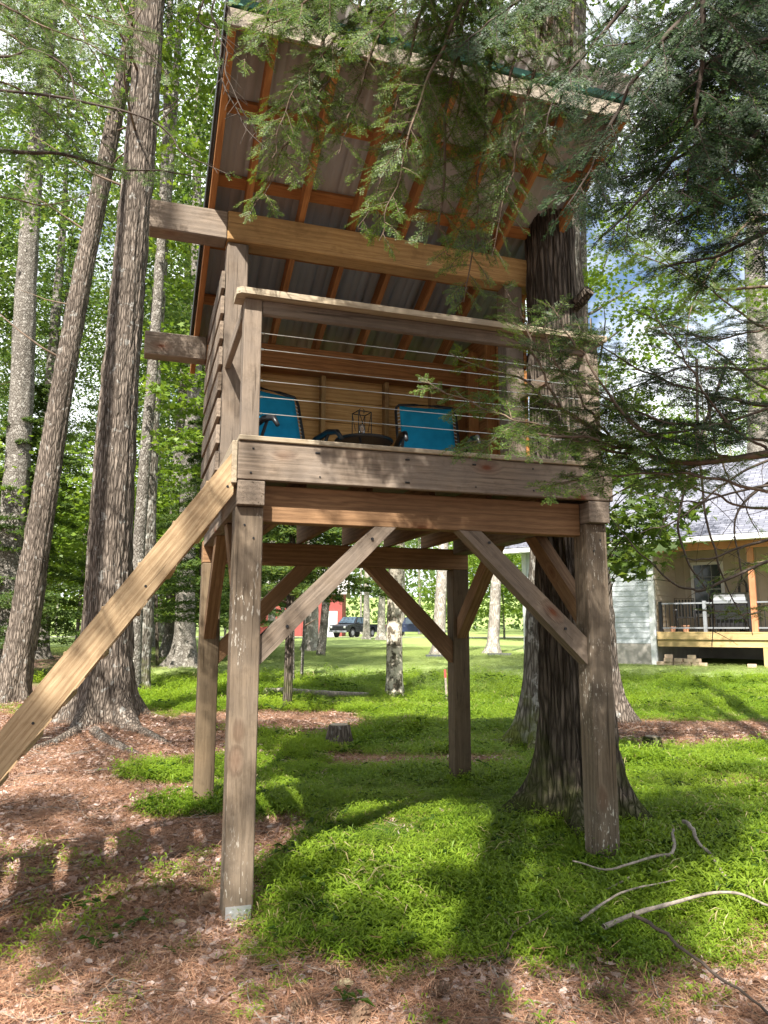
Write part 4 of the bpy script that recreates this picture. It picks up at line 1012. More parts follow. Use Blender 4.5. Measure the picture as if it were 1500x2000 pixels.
MB_ = tree('maple_tree', 0, 0, 0, 0, 0, .22, M['bark_grey'], 'maple with airy light green leaves behind the oak trunks, above the house roof', None, 'tree', 13, .3, 18, 40, .006, None, seed=64, limbs=0, xy=(3.6, 13.6, .03))
lay = []
for k in range(84):
    c = P(g.uniform(1120, 1480), g.uniform(120, 900), 13.4+g.uniform(-2, 2)); lay.append((np.array(c)-np.array(MB_.location), g.uniform(.35, .7)))
V, F = leafy(lay, 130, .085, 23, .2); mk('crown', V, [F], M['maple'], MB_)
lb = limbs_mesh(16, 2.5, 9, 3.2, 44, .45, .035).build('limb', M['bark_grey'], MB_, True)
# dead branches crossing before the house, hanging from the right hemlock
DB = [((1700, 940, 4.3), (1480, 950, 4.3), (1350, 980, 4.3), (1240, 960, 4.3)), ((1600, 860, 4.4), (1450, 920, 4.4), (1330, 1010, 4.4), (1250, 1040, 4.4)), ((1380, 760, 4.5), (1400, 880, 4.5), (1450, 980, 4.5), (1490, 1060, 4.5)),
      ((1700, 1010, 4.2), (1420, 1130, 4.2), (1340, 1150, 4.2), (1250, 1080, 4.2), (1190, 1010, 4.2)), ((1360, 700, 4.4), (1370, 950, 4.4), (1400, 1090, 4.4), (1430, 1170, 4.4), (1470, 1240, 4.4)),
      ((1420, 700, 4.3), (1330, 980, 4.3), (1340, 1090, 4.3), (1390, 1180, 4.3), (1390, 1270, 4.3)), ((1700, 1000, 4.0), (1480, 1060, 4.0), (1390, 1090, 4.0), (1330, 1085, 4.0)), ((1560, 900, 4.5), (1440, 1000, 4.5), (1450, 1120, 4.5), (1440, 1150, 4.5))]
for i, c in enumerate(DB): bough(HR, PB(*c), 140+i, .4, .2, .6, .6, r0=.010, foliage=.16, wmat='twig_dark', sec=.09)
bough(HR, PB((1800, 1080, 4.2), (1500, 1185, 4.2), (1440, 1195, 4.2), (1370, 1190, 4.2)), 150, .22, .4, .2, 1., r0=.006)
bough(HR, PB((1800, 1020, 4.6), (1500, 1090, 4.6), (1440, 1110, 4.6), (1400, 1130, 4.6)), 151, .2, .4, .2, 1., r0=.006)

# trees behind the photographer that throw the dappled shade
for i, (x, y, c, cz, cs) in enumerate(((-3.6, -4.6, ('shade', 0), 8.5, .85), (1.2, -5.2, ('shade', 1), 10.0, .9), (3.9, -2.2, ('shade', 0), 7.5, .8), (-.8, -1.9, ('shade', 1), 6.6, .42), (-6.5, -2.5, ('shade', 1), 8.0, .9))):
    tree('forest_tree', 0, 0, 0, 0, 0, .4, M['bark_grey'], 'tree standing behind the viewer whose crown shades the clearing', 'trees behind the viewer', 'tree', 17, .4, 20, 30, .015, c, cz, cs, seed=70+i, xy=(x, y, 0))

for i in range(16):
    a = -math.pi/2+(i-7.5)*.2; d = 17+5*random.random()
    if abs(a+math.pi/2+.22) < .0: continue
    o = copy_tree(kinds[(i*5+1) % 6]); x, y = d*math.cos(a), d*math.sin(a)-1; o.location = (x, y, Hs(x, y)-.1); o.scale = (.8, .8, .62); o.rotation_euler = (0, 0, i*1.3)
    tag(o, 'tree standing behind the viewer whose crown shades the clearing', 'tree', 'trees behind the viewer')

# ------------------------------------------------------------------ the house on the right
HA = R(-35)
house = empty('house', (7.8, 22, .50), HA, 'pale green lap sided house with a covered back porch on the right', 'house')
M['siding'] = plain('sage siding', (.47, .50, .535), .6, var=.05)
M['tan'] = plain('tan porch siding', (.38, .33, .265), .7, var=.05)
M['white'] = plain('white trim', (.6, .61, .62), .5, var=.04)
M['concrete'] = plain('concrete', (.33, .305, .28), .9, var=.18, scale=3)
M['deckwood'] = wood('new deck lumber', (.38, .26, .12), (.56, .42, .21), (.25, .12, .05), None, .2, .7, 1, .6)
M['cedar'] = wood('cedar column', (.33, .13, .065), (.45, .21, .11), (.3, .1, .05), None, .2, .7, 1, .4)
M['grey_rail'] = plain('grey rail', (.20, .21, .23), .4)
M['block'] = plain('tan block', (.42, .32, .23), .9, var=.2, scale=9)
q = MB('window glass', .06, .5); q.col((.03, .04, .045)); M['pane'] = q.m
q = MB('shingles', .85, .2); v = q.coords((1, 1, 1)); br = q.n('ShaderNodeTexBrick'); q.set(br.inputs['Vector'], v); br.inputs['Scale'].default_value = 1
br.inputs['Brick Width'].default_value = .32; br.inputs['Row Height'].default_value = .145; br.inputs['Mortar Size'].default_value = .008
br.inputs['Color1'].default_value = (.12, .125, .155, 1); br.inputs['Color2'].default_value = (.19, .195, .235, 1); br.inputs['Mortar'].default_value = (.035, .035, .045, 1)
q.col(br.outputs['Color']); M['shingle'] = q.m
Mesh().box(-4, .02, -.6, 0, .25, .56).build('foundation', M['concrete'], house)
Mesh().box(-4, .04, .56, 0, 6.5, 3.45).build('wall', M['siding'], house)
Mesh().box(-.26, .252, -.6, 0, 5.2, .86).build('foundation', M['concrete'], house)
Mesh().box(-.26, 5.2, -.6, 9, 6.5, .86).build('foundation', M['concrete'], house)
Mesh().box(.0, 2.42, .862, 9, 6.5, 3.45).build('porch_wall', M['tan'], house)
def lap(L): return Mesh().prism([(-.024, 0), (-.024, .012), (-.008, .152), (0, .152), (0, 0)], 0, L, 'x')
sb = lap(3.86).build('siding_board', M['siding'], house); sb.location = (-4, .038, .57)
for i in range(1, 19):
    c = sb.copy(); COL.objects.link(c); c.location.z = .57+.152*i
sb2 = lap(2.3).build('siding_board', M['tan'], house); sb2.location = (.03, .1, .9); sb2.rotation_euler = (0, 0, math.pi/2)
for i in range(1, 16):
    c = sb2.copy(); COL.objects.link(c); c.location.z = .9+.152*i
# battens on the porch back wall
bt = Mesh().box(0, 2.395, .88, .04, 2.42, 3.4).build('batten', M['tan'], house)
for i in range(1, 24):
    if any(a-.14 < i*.3 < b+.1 for a, b in ((.55, 1.42), (2.7, 3.7))): continue
    c = bt.copy(); COL.objects.link(c); c.location.x = i*.3
Mesh().box(-.14, -.012, -.05, .02, .10, 3.42).build('corner_trim', M['white'], house)
Mesh().box(-4.1, -.01, .35, -3.96, .10, 3.42).build('corner_trim', M['white'], house)
def window(a0, a1, z0, z1, b):
    f = Mesh()
    for x0, x1, y0, y1 in ((a0-.09, a0, z0-.09, z1+.09), (a1, a1+.09, z0-.09, z1+.09), (a0, a1, z0-.09, z0), (a0, a1, z1, z1+.09)): f.box(x0, b-.05, y0, x1, b-.0, y1)
    f = f.build('window', M['white'], house)
    Mesh().box(a0, b-.02, z0, a1, b-.012, z1).build('pane', M['pane'], f)
    s = Mesh(); zm = (z0+z1)/2
    s.box(a0, b-.035, zm-.025, a1, b-.021, zm+.025)
    for k in (1, 2): s.box(a0+(a1-a0)*k/3-.01, b-.03, zm+.025, a0+(a1-a0)*k/3+.01, b-.021, z1)
    s.box(a0, b-.029, (zm+z1)/2-.01, a1, b-.0205, (zm+z1)/2+.01); s.box((a0+a1)/2-.01, b-.03, z0, (a0+a1)/2+.01, b-.021, zm-.025)
    s.build('muntin', M['grey_rail'], f)
window(.60, 1.38, 1.45, 2.95, 2.42); window(2.8, 3.6, .95, 2.95, 2.42); window(4.6, 5.6, .95, 2.95, 2.42)
# roof with shingle surface facing us
rise = math.tan(R(30)); Lr = 5.6/math.cos(R(30))
rf = Mesh().box(-4.45, 0, 0, 9.3, Lr, .12).build('roof', M['shingle'], house); rf.location = (0, -.5, 3.42); rf.rotation_euler = (R(30), 0, 0)
rb = Mesh().box(-4.45, 0, 0, 9.3, Lr, .12).build('roof', M['shingle'], house); rb.location = (4.85, 10.2, 3.42); rb.rotation_euler = (R(30), 0, math.pi)
Mesh().prism([(.04, 3.45), (6.5, 3.45), (6.5, 5.5), (5.1, 6.5)], -4, -3.9, 'x').build('gable', M['siding'], house)
Mesh().box(-4.45, -.62, 3.36, 9.3, -.49, 3.50).build('gutter', M['white'], house)
Mesh().box(-4.4, -.48, 3.385, 9.2, .03, 3.42).build('soffit', M['white'], house)
board('porch_header', house, (.03, -.02, 3.28), (9, -.02, 3.28), .12, .2, M['cedar'])
Mesh().box(.03, .05, 3.40, 9, 2.4, 3.43).build('porch_ceiling', M['tan'], house)
# porch deck
for k, z in enumerate((.78, .58)):
    for a0, a1 in ((.06, 1.5), (1.503, 4.4), (4.403, 8)):
        board('deck_fascia', house, (a0, -.06+.05*k, z), (a1, -.06+.05*k, z), .04, .185, M['deckwood'])
for i in range(17):
    board('deck_board', house, (.06, -.02+i*.142, .885), (8, -.02+i*.142, .885), .135, .028, M['deckwood'])
for a_ in (2.88, 6.0): board('deck_post', house, (a_, .05, -.4), (a_, .05, .48), .19, .15, M['deckwood'], (0, 1, 0))
for a_ in (2.62, 5.9): board('column', house, (a_, .1, .9), (a_, .1, 3.18), .15, .15, M['cedar'], (0, 1, 0))
for a_, m in ((.16, 'black'), (1.36, 'grey_rail'), (2.52, 'black'), (4.3, 'black')): Mesh().box(a_-.045, .03, .9, a_+.045, .12, 1.76).build('railing_post', M[m], house)
for a0, a1 in ((.2, 1.31), (1.41, 2.54), (2.7, 5.8)):
    Mesh().box(a0, .05, 1.68, a1, .1, 1.72).build('handrail', M['grey_rail'], house)
    Mesh().box(a0, .055, .99, a1, .095, 1.03).build('bottom_rail', M['grey_rail'], house)
bal = Mesh().box(-.009, .066, 1.032, .009, .084, 1.678).build('baluster', M['black'], house); bal.location.x = .3
a_ = .41
while a_ < 5.7:
    if all(abs(a_-x) > .07 for x in (1.36, 2.52, 2.62, 4.3)):
        c = bal.copy(); COL.objects.link(c); c.location.x = a_
    a_ += .112
HM = Matrix.Translation((7.8, 22, .50)) @ Matrix.Rotation(HA, 4, 'Z')
gr = empty('gas_grill', HM @ Vector((1.95, .75, .9)), HA, 'black gas grill with grey hood behind the porch railing', 'grill')
Mesh().box(-.42, -.25, .12, .42, .25, .78, ch=.02).build('cabinet', M['black'], gr)
hood = Mesh(); hood.prism([(.28*math.cos(t)-.0, .80+.30*math.sin(t)) for t in np.linspace(0, math.pi, 12)], -.43, .43, 'x'); hood.build('hood', plain('grey hood', (.25, .26, .28), .35, .6), gr)
for s in (-1, 1): Mesh().box(.43*s, -.24, .74, .72*s, .24, .78, ch=.01).build('side_shelf', M['black'], gr)
for s in (-1, 1):
    for t in (-1, 1): Mesh().cyl((.38*s-.02, .2*t, .05), (.38*s+.02, .2*t, .05), .05, n=12).build('wheel', M['black'], gr)
pl_ = empty('porch_lantern', HM @ Vector((2.02, 2.2, .9)), HA, 'black metal frame lantern standing tall behind the grill', 'lantern')
q = Mesh(); q.box(-.14, -.14, 0, .14, .14, .06)
for sx in (-1, 1):
    for sy in (-1, 1): q.cyl((.12*sx, .12*sy, .06), (.10*sx, .10*sy, 1.42), .018, n=6); q.cyl((.10*sx, .10*sy, 1.42), (0, 0, 1.62), .016, n=6)
q.build('frame', M['black'], pl_); Mesh().cyl((0, 0, .9), (0, 0, 1.1), .05, n=10).build('candle', M['white'], pl_)
def porch_chair(a_, b_, rz, lab):
    r = empty('patio_chair', HM @ Vector((a_, b_, .9)), HA+rz, lab, 'chair', 'dark patio chairs on the porch')
    Mesh().box(-.26, -.26, .40, .26, .26, .43, ch=.01).build('seat', M['black'], r)
    for k in range(6): Mesh().box(-.24+k*.088, .26, .44, -.20+k*.088, .28, .95).build('back_slat', M['black'], r)
    Mesh().tube([(-.27, .27, .42), (-.27, .29, .98), (.27, .29, .98), (.27, .27, .42)], .016, 6).build('back_frame', M['black'], r)
    for s in (-1, 1):
        Mesh().box(.27*s-.03, -.28, .62, .27*s+.03, .27, .645, ch=.008).build('armrest', M['grey_rail'], r)
        for t in (-1, 1): Mesh().cyl((.26*s, .25*t, 0), (.26*s, .25*t, .62 if t < 0 else .42), .016, n=6).build('leg', M['black'], r)
porch_chair(.62, 1.0, .3, 'dark slatted patio chair at the left end of the porch'); porch_chair(1.22, 1.5, -.5, 'dark patio chair turned sideways under the porch window')
for k, (a_, s) in enumerate(((.42, .8), (.78, 1.))):
    pt = empty('flower_pot', HM @ Vector((a_, .28, .9)), 0, ('small clay pot beside the black railing post', 'larger clay pot in front of the patio chair')[k], 'flower pot', 'clay pots on the porch')
    Mesh().cyl((0, 0, 0), (0, 0, .16*s), .07*s, .105*s, 14).build('pot', plain('clay', (.5, .26, .16), .9), pt); Mesh().cyl((0, 0, .16*s), (0, 0, .19*s), .115*s, .115*s, 14).build('rim', plain('clay rim', (.5, .27, .17), .9), pt)
g = random.Random(4)
bl = Mesh().box(-.11, -.07, 0, .11, .07, .10, ch=.006).build('paving_block', M['block'])
k = 0
for (a_, z, ) in ((.16, .0), (.36, .0), (.37, .10), (.36, .20), (.62, .0), (.64, .10), (.86, .0), (.9, .10), (1.08, .0), (1.1, .1), (1.28, .0), (.98, .2), (4.0, 0), (2.5, 0)):
    o = bl if k == 0 else bl.copy()
    if k: COL.objects.link(o)
    w = HM @ Vector((a_, -.12+g.uniform(-.05, .05), 0)); o.location = (w.x, w.y, Hs(w.x, w.y)+z+.005); o.rotation_euler = (0, 0, HA+g.uniform(-.3, .3)); k += 1
    tag(o, 'loose tan paving block in the small heap under the porch deck edge' if a_ < 2 else 'single tan paving block lying apart from the heap under the porch', 'paving block', 'tan blocks under the porch')

# ------------------------------------------------------------------ far side of the lawn: barn, trucks
M['red'] = plain('barn red', (.24, .05, .045), .8, var=.15, scale=2)
barn = empty('barn', (-9.4, 80, Hs(-9.4, 80)), 0, 'red boarded barn with white door beyond the lawn, behind the trees', 'barn')
Mesh().box(-6, 0, -.5, 5, 8, 4.4).build('wall', M['red'], barn)
pb = Mesh().box(0, -.05, 0, .38, .0, 4.4).build('wall_plank', M['red'], barn); pb.location.x = -6
for i in range(1, 27):
    if 4.0 < i*.4 < 6.4 or 8.8 < i*.4 < 10.6: continue
    c = pb.copy(); COL.objects.link(c); c.location.x = -6+i*.4
rr = Mesh(); rr.prism([(-.6, 4.35), (4, 7.2), (8.6, 4.35), (8.6, 4.5), (4, 7.4), (-.6, 4.5)], -6.5, 5.5, 'x'); rr.build('roof', M['metal_roof'], barn)
Mesh().prism([(0, 4.4), (8, 4.4), (4, 7.1)], -6, -5.9, 'x').build('gable', M['red'], barn); Mesh().prism([(0, 4.4), (8, 4.4), (4, 7.1)], 4.9, 5, 'x').build('gable', M['red'], barn)
Mesh().box(2.9, -.07, 0, 4.5, -.01, 2.6).build('door', M['white'], barn)

def truck(loc, rz, body, label, name='pickup_truck'):
    r = empty(name, loc, rz, label, 'pickup truck', 'trucks parked beyond the lawn')
    # local: front towards -x, right side towards -y (seen)
    prof = [(-2.75, .55), (-2.78, .95), (-2.6, 1.10), (-1.45, 1.20), (2.75, 1.20), (2.80, .6), (2.6, .5), (2.25, .5), (2.2, .75), (1.95, .95), (1.55, .95), (1.3, .75), (1.25, .48), (-1.25, .48), (-1.3, .75), (-1.55, .95), (-1.95, .95), (-2.2, .75), (-2.25, .5), (-2.6, .45)]
    q = Mesh(); q.prism(prof, -.95, .95, 'y'); q.build('body', body, r)
    cab = [(-1.45, 1.20), (-.75, 1.85), (.9, 1.88), (1.15, 1.20)]
    q = Mesh(); A = []; B = []
    for (x, z) in cab:
        s = .93 if z < 1.3 else .76
        A.append(q.bm.verts.new((x, -s, z))); B.append(q.bm.verts.new((x, s, z)))
    n = 4
    for k in range(n): q.bm.faces.new((A[k], A[(k+1) % n], B[(k+1) % n], B[k]))
    q.bm.faces.new(A[::-1]); q.bm.faces.new(B); q.build('cab', body, r)
    gl = M['car_glass']
    q = Mesh(); vs = [q.bm.verts.new(v_) for v_ in ((-1.42, -.82, 1.27), (-.80, -.70, 1.83), (-.80, .70, 1.83), (-1.42, .82, 1.27))]; q.bm.faces.new(vs); w = q.build('windshield', gl, r); w.location.x = -.02; w.location.z = .012
    for x0, x1, x2, x3 in ((-1.12, -.2, -.2, -.68), (-.1, .82, .78, -.1)):
        for s in (-1, 1):
            q = Mesh(); vs = [q.bm.verts.new(v_) for v_ in ((x0, .925*s, 1.26), (x1, .925*s, 1.26), (x2, .79*s, 1.78), (x3, .79*s, 1.78))]; q.bm.faces.new(vs); o = q.build('window', gl, r); o.location.y = .012*s
    Mesh().box(-2.83, -.62, .62, -2.74, .62, 1.0, ch=.02).build('grille', M['black'], r); Mesh().box(-2.92, -.93, .42, -2.70, .93, .60, ch=.03).build('bumper', M['grey_rail'], r)
    Mesh().box(2.76, -.93, .45, 2.92, .93, .62, ch=.03).build('bumper', M['grey_rail'], r)
    for s in (-1, 1):
        Mesh().box(-2.82, .66*s-.14, .80, -2.70, .66*s+.14, 1.0, ch=.02).build('headlight', M['white'], r)
        Mesh().box(2.74, .84*s-.08, .75, 2.82, .84*s+.08, 1.15, ch=.01).build('tail_light', M['red'], r)
        Mesh().box(-1.05, .95*s-.02 if s > 0 else -1.13, 1.22, -.92, 1.13 if s > 0 else -.93, 1.36, ch=.02).build('mirror', body, r)
        for x in (-1.75, 1.75):
            wv = Mesh().cyl((x, .93*s, .39), (x, .70*s, .39), .39, n=20).build('wheel', M['black'], r); Mesh().cyl((x, .945*s, .39), (x, .9*s, .39), .22, n=14).build('rim', M['grey_rail'], wv)
        for x in (-.15, .95): Mesh().box(x-.12, .955*s-.012, 1.02, x+.04, .955*s+.012, 1.05).build('handle', M['grey_rail'], r)
    return r
q = MB('car glass', .05, .8); q.col((.06, .09, .12)); M['car_glass'] = q.m
q = MB('black paint', .25, .6); q.col((.018, .02, .025)); M['car_black'] = q.m
q = MB('navy paint', .25, .6); q.col((.02, .03, .07)); M['car_navy'] = q.m
yt = 71
truck((-2.75, yt, Hs(-2.75, yt)+.01), 1.05, M['car_black'], 'black pickup truck parked beyond the lawn, nose to the left')
truck((3.1, 75, Hs(3.1, 75)+.01), math.pi-.25, M['car_navy'], 'dark blue pickup truck half hidden by the rear right brace')

# ------------------------------------------------------------------ small things in the clearing
def stump(px, py, z, r_, h, label, mat='bark_pine'):
    b = P(px, py, 8.75); x, y = b.x, 8.75
    o = empty('tree_stump', (x, y, Hs(x, y)-.03), 0, label, 'stump')
    trunk_mesh('trunk', [Vector((x, y, o.location.z)), Vector((x+.01, y, o.location.z+h*.5)), Vector((x+.015, y, o.location.z+h))], ([0, h], [r_*1.1, r_*.88]), M[mat], o, 40, 24, .35, 5, .02, px)
    t = Mesh().cyl((.012, 0, h-.01), (.012, 0, h+.008), r_*.86, n=24).build('cut_face', M['cap'], o)
stump(660, 1455, .17, .115, .30, 'low brown tree stump in the green cover behind the posts'); stump(1272, 1452, .2, .085, .17, 'small dark stump on the green cover right of the front right post', 'bark_dark')

def stick(name, pts, r, mat, label, cat, group=None, subs=(), n=8):
    pts = [Vector(q_)-Vector((0, 0, -.035 if r > .0105 and r < .03 or 'slim curved' in label else .004)) for q_ in pts]
    r = r*.78; A = bez(pts, 24); A[1:-1, :2] += (vn(np.arange(22)*.6+len(label), np.arange(22)*0., np.arange(22)*0.)-.5)[:, None]*.022; zs = H(A[:, 0], A[:, 1])
    q = [(A, np.linspace(r, r*.45, 24)*(1+.25*(vn(np.arange(24)*.9, np.full(24, float(len(label))))-.5)))]
    off_ = -.035 if r > .009 and r < .026 else .004
    for s in subs: B = bez([Vector(q_)+Vector((0, 0, off_)) for q_ in s], 14); q.append((B, np.linspace(r*.7, r*.25, 14)))
    V, F = tubes(q, n); c = np.array(A[0])
    o = mk(name, V-c, [F], mat, smooth=True); o.location = c
    return tag(o, label, cat, group)
def G(x, y, dz=.02):
    """the ground point shown at pixel (x, y), raised by dz"""
    d = P(x, y, 1.)-Vector((0, 0, CAMZ)); t = 1.
    lo, hi = .5, 60.
    for k in range(40):
        m_ = (lo+hi)/2; q_ = Vector((0, 0, CAMZ))+d*m_
        if q_.z > Hs(q_.x, q_.y)+dz: lo = m_
        else: hi = m_
    return q_
GRP = 'fallen branches on the green cover'
stick('fallen_branch', [G(1135, 1812, .06), G(1185, 1775, .08), G(1230, 1752, .08), G(1320, 1732, .08)], .010, M['twig_grey'], 'slim curved fallen branch lying below the forked one', 'branch', GRP)
stick('fallen_branch', [G(1180, 1826, .05), G(1240, 1800, .07), G(1300, 1783, .09), G(1380, 1760, .1), G(1440, 1760, .1), G(1510, 1785, .1)], .016, M['twig_grey'], 'long pale fallen branch reaching the right edge of the picture', 'branch', GRP)
stick('fallen_branch', [G(1316, 1632, .1), G(1318, 1660, .12), G(1312, 1680, .12), G(1280, 1685, .12), G(1230, 1700, .12), G(1180, 1712, .1), G(1120, 1694, .08)], .013, M['twig_grey'], 'forked fallen branch across the foot of the front right post', 'branch', GRP,
      [[G(1312, 1680, .12), G(1325, 1700, .1), G(1345, 1725, .06)], [G(1230, 1700, .12), G(1190, 1720, .1), G(1150, 1735, .04)], [G(1250, 1698, .12), G(1250, 1720, .08), G(1248, 1735, .04)], [G(1275, 1686, .12), G(1180, 1688, .1), G(1120, 1695, .06)]])
stick('fallen_branch', [G(1336, 1615, .12), G(1355, 1630, .13), G(1365, 1655, .12), G(1395, 1690, .1), G(1420, 1725, .06)], .017, M['twig_grey'], 'stout bent fallen branch right of the forked one', 'branch', GRP)
stick('fallen_branch', [G(1237, 1803, .15), G(1300, 1840, .14), G(1380, 1905, .12), G(1460, 1965, .08), G(1540, 2030, .04)], .011, M['twig_dark'], 'thin dark branch slanting down to the lower right corner', 'branch', GRP)
stick('fallen_log', [G(520, 1352, .05), G(580, 1352, .10), G(640, 1355, .09), G(720, 1356, .03)], .11, M['twig_grey'], 'grey weathered fallen log behind the hemlock sapling', 'log', None, [], 12)
stick('fallen_branch', [G(940, 1448, .04), G(1000, 1444, .05), G(1055, 1445, .05)], .035, M['twig_grey'], 'short grey branch at the foot of the mossy trunk', 'branch')
TWG = 'twigs in the leaf litter'
tw = [((-60, 1932), (100, 1943), (230, 1930), (330, 1922), 'thin reddish twig along the bottom left of the leaf litter'), ((510, 1888), (585, 1880), (650, 1903), (720, 1915), 'pale forked twig in the sunlit litter below the first post'),
      ((905, 1860), (960, 1882), (975, 1905), (980, 1910), 'short pale twig at the edge of the green cover'), ((1030, 1880), (1045, 1875), (1060, 1868), (1070, 1880), 'curved brown twig in the shaded litter'),
      ((60, 1490), (150, 1470), (230, 1440), (300, 1462), 'long thin twig among the roots of the big pine'), ((265, 1530), (310, 1510), (330, 1490), (340, 1480), 'slim grey twig on the needles left of the rear left post'),
      ((210, 1605), (250, 1620), (285, 1632), (330, 1650), 'grey twig on the brown needles left of the front left post'), ((0, 1975), (60, 1990), (130, 1978), (200, 1960), 'pale twig in the bottom left corner'),
      ((1275, 1900), (1290, 1950), (1310, 2000), (1330, 2040), 'upright looking brown twig in the lower right litter'), ((1400, 1880), (1440, 1930), (1480, 1980), (1540, 2010), 'brown twig along the lower right edge'),
      ((700, 1760), (720, 1770), (735, 1785), (740, 1790), 'short pale twig poking from the green cover in the middle')]
for i, (a_, b_, c_, d_, lab) in enumerate(tw):
    stick('fallen_twig', [G(*a_, .02), G(*b_, .03), G(*c_, .03), G(*d_, .015)], random.uniform(.004, .007), M['twig_grey'] if i % 3 else M['twig'], lab, 'twig', TWG)
# roots of the big pine
PT = [o for o in COL.objects if o.get('label', '').startswith('big straight')][0]
for k, (a_, b_, c_, d_) in enumerate((((185, 1430), (215, 1450), (260, 1470), (295, 1485)), ((250, 1420), (290, 1435), (320, 1450), (345, 1462)), ((150, 1430), (110, 1450), (70, 1462), (20, 1470)))):
    A = bez([G(*a_, .03), G(*b_, .03), G(*c_, .015), G(*d_, -.03)], 16); V, F = tubes([(A, np.linspace(.07, .02, 16))], 10)
    mk('root', V-np.array(PT.location), [F], M['bark_pine'], PT, smooth=True)
# pine cones
def cone_mesh():
    V, F = [], []
    for i in range(70):
        t = i/70; a = i*2.4; r_ = .020*math.sin(math.pi*(.12+.8*t))+.003; z = -.05+.11*t
        d = Vector((math.cos(a), math.sin(a), .45)); c = Vector((math.cos(a)*r_*.5, math.sin(a)*r_*.5, z)); s = Vector((-math.sin(a), math.cos(a), 0))*.007
        k = len(V); V += [c-s*.6, c+s*.6, c+d*r_+s, c+d*r_*1.25, c+d*r_-s]; F.append((k, k+1, k+2, k+3, k+4))
    return np.array([tuple(v_) for v_ in V]), [np.array(F)]
V, F = cone_mesh(); pc = mk('pine_cone', V, F, plain('cone scales', (.2, .13, .085), .8, var=.3, scale=40))
for i, (x, y) in enumerate(((672, 1905), (850, 1935), (600, 1965), (700, 1990), (800, 1853), (395, 1705), (400, 1760), (330, 1690), (610, 1800), (1160, 1940), (985, 1935), (1050, 1990))):
    o = pc if i == 0 else pc.copy()
    if i: COL.objects.link(o)
    o.location = G(x, y, .03); o.rotation_euler = (random.uniform(1.2, 1.8), 0, random.uniform(0, 6))
    tag(o, 'brown open pine cone lying in the leaf litter', 'pine cone', 'pine cones in the litter')
def pebble(px, py, s, label, c):
    q = Mesh(); bmesh.ops.create_icosphere(q.bm, subdivisions=3, radius=1)
    for v_ in q.bm.verts: v_.co = Vector((v_.co.x*s*1.3, v_.co.y*s, v_.co.z*s*.6))*(1+.2*(float(vn([v_.co.x*2+px], [v_.co.y*2], [v_.co.z*2])[0])-.5))
    o = q.build('stone', plain('stone '+label[:4], c, .9, var=.15, scale=25), None, True); o.location = G(px, py, .015); tag(o, label, 'stone')
pebble(675, 1921, .028, 'flat yellowish stone in the dark patch of litter at the bottom', (.5, .42, .25)); pebble(352, 1802, .026, 'pale tan stone left of the metal base plate', (.42, .34, .25))
stk = empty('marker_stake', G(873, 1372, 0), 0, 'thin grey marker stake with red top left of the rear right post', 'stake')
Mesh().box(-.018, -.012, -.1, .018, .012, .42).build('stake', M['twig_grey'], stk).rotation_euler = (0, -.05, 0)
Mesh().box(-.02, -.014, .42, .02, .014, .56).build('tip', plain('red tip', (.32, .06, .05), .8), stk).rotation_euler = (0, -.05, 0)
bk_ = empty('plastic_bucket', (5.25, 28, Hs(5.25, 28)), 0, 'small white plastic bucket on the lawn left of the mossy trunk', 'bucket')
Mesh().cyl((0, 0, 0), (0, 0, .34), .14, .17, 18).build('bucket', M['white'], bk_); Mesh().cyl((0, 0, .34), (0, 0, .37), .178, .178, 18).build('lid', M['white'], bk_)
for px, Y, lab in ((856, 26.2, 'dark low edging at the foot of the pale trunk left of the rear right post'), (976, 27.6, 'dark stone edging on the lawn below the other pale trunk')):
    b = P(px, 1286, Y); e = empty('bed_edging', (b.x, Y, Hs(b.x, Y)), .1, lab, 'garden edging')
    board('edging_block', e, (-.42, 0, .04), (-.005, 0, .04), .2, .13, plain('dark edging', (.07, .075, .085), .8)); board('edging_block', e, (.005, 0, .04), (.42, 0, .04), .2, .13, plain('dark edging', (.08, .08, .09), .8))

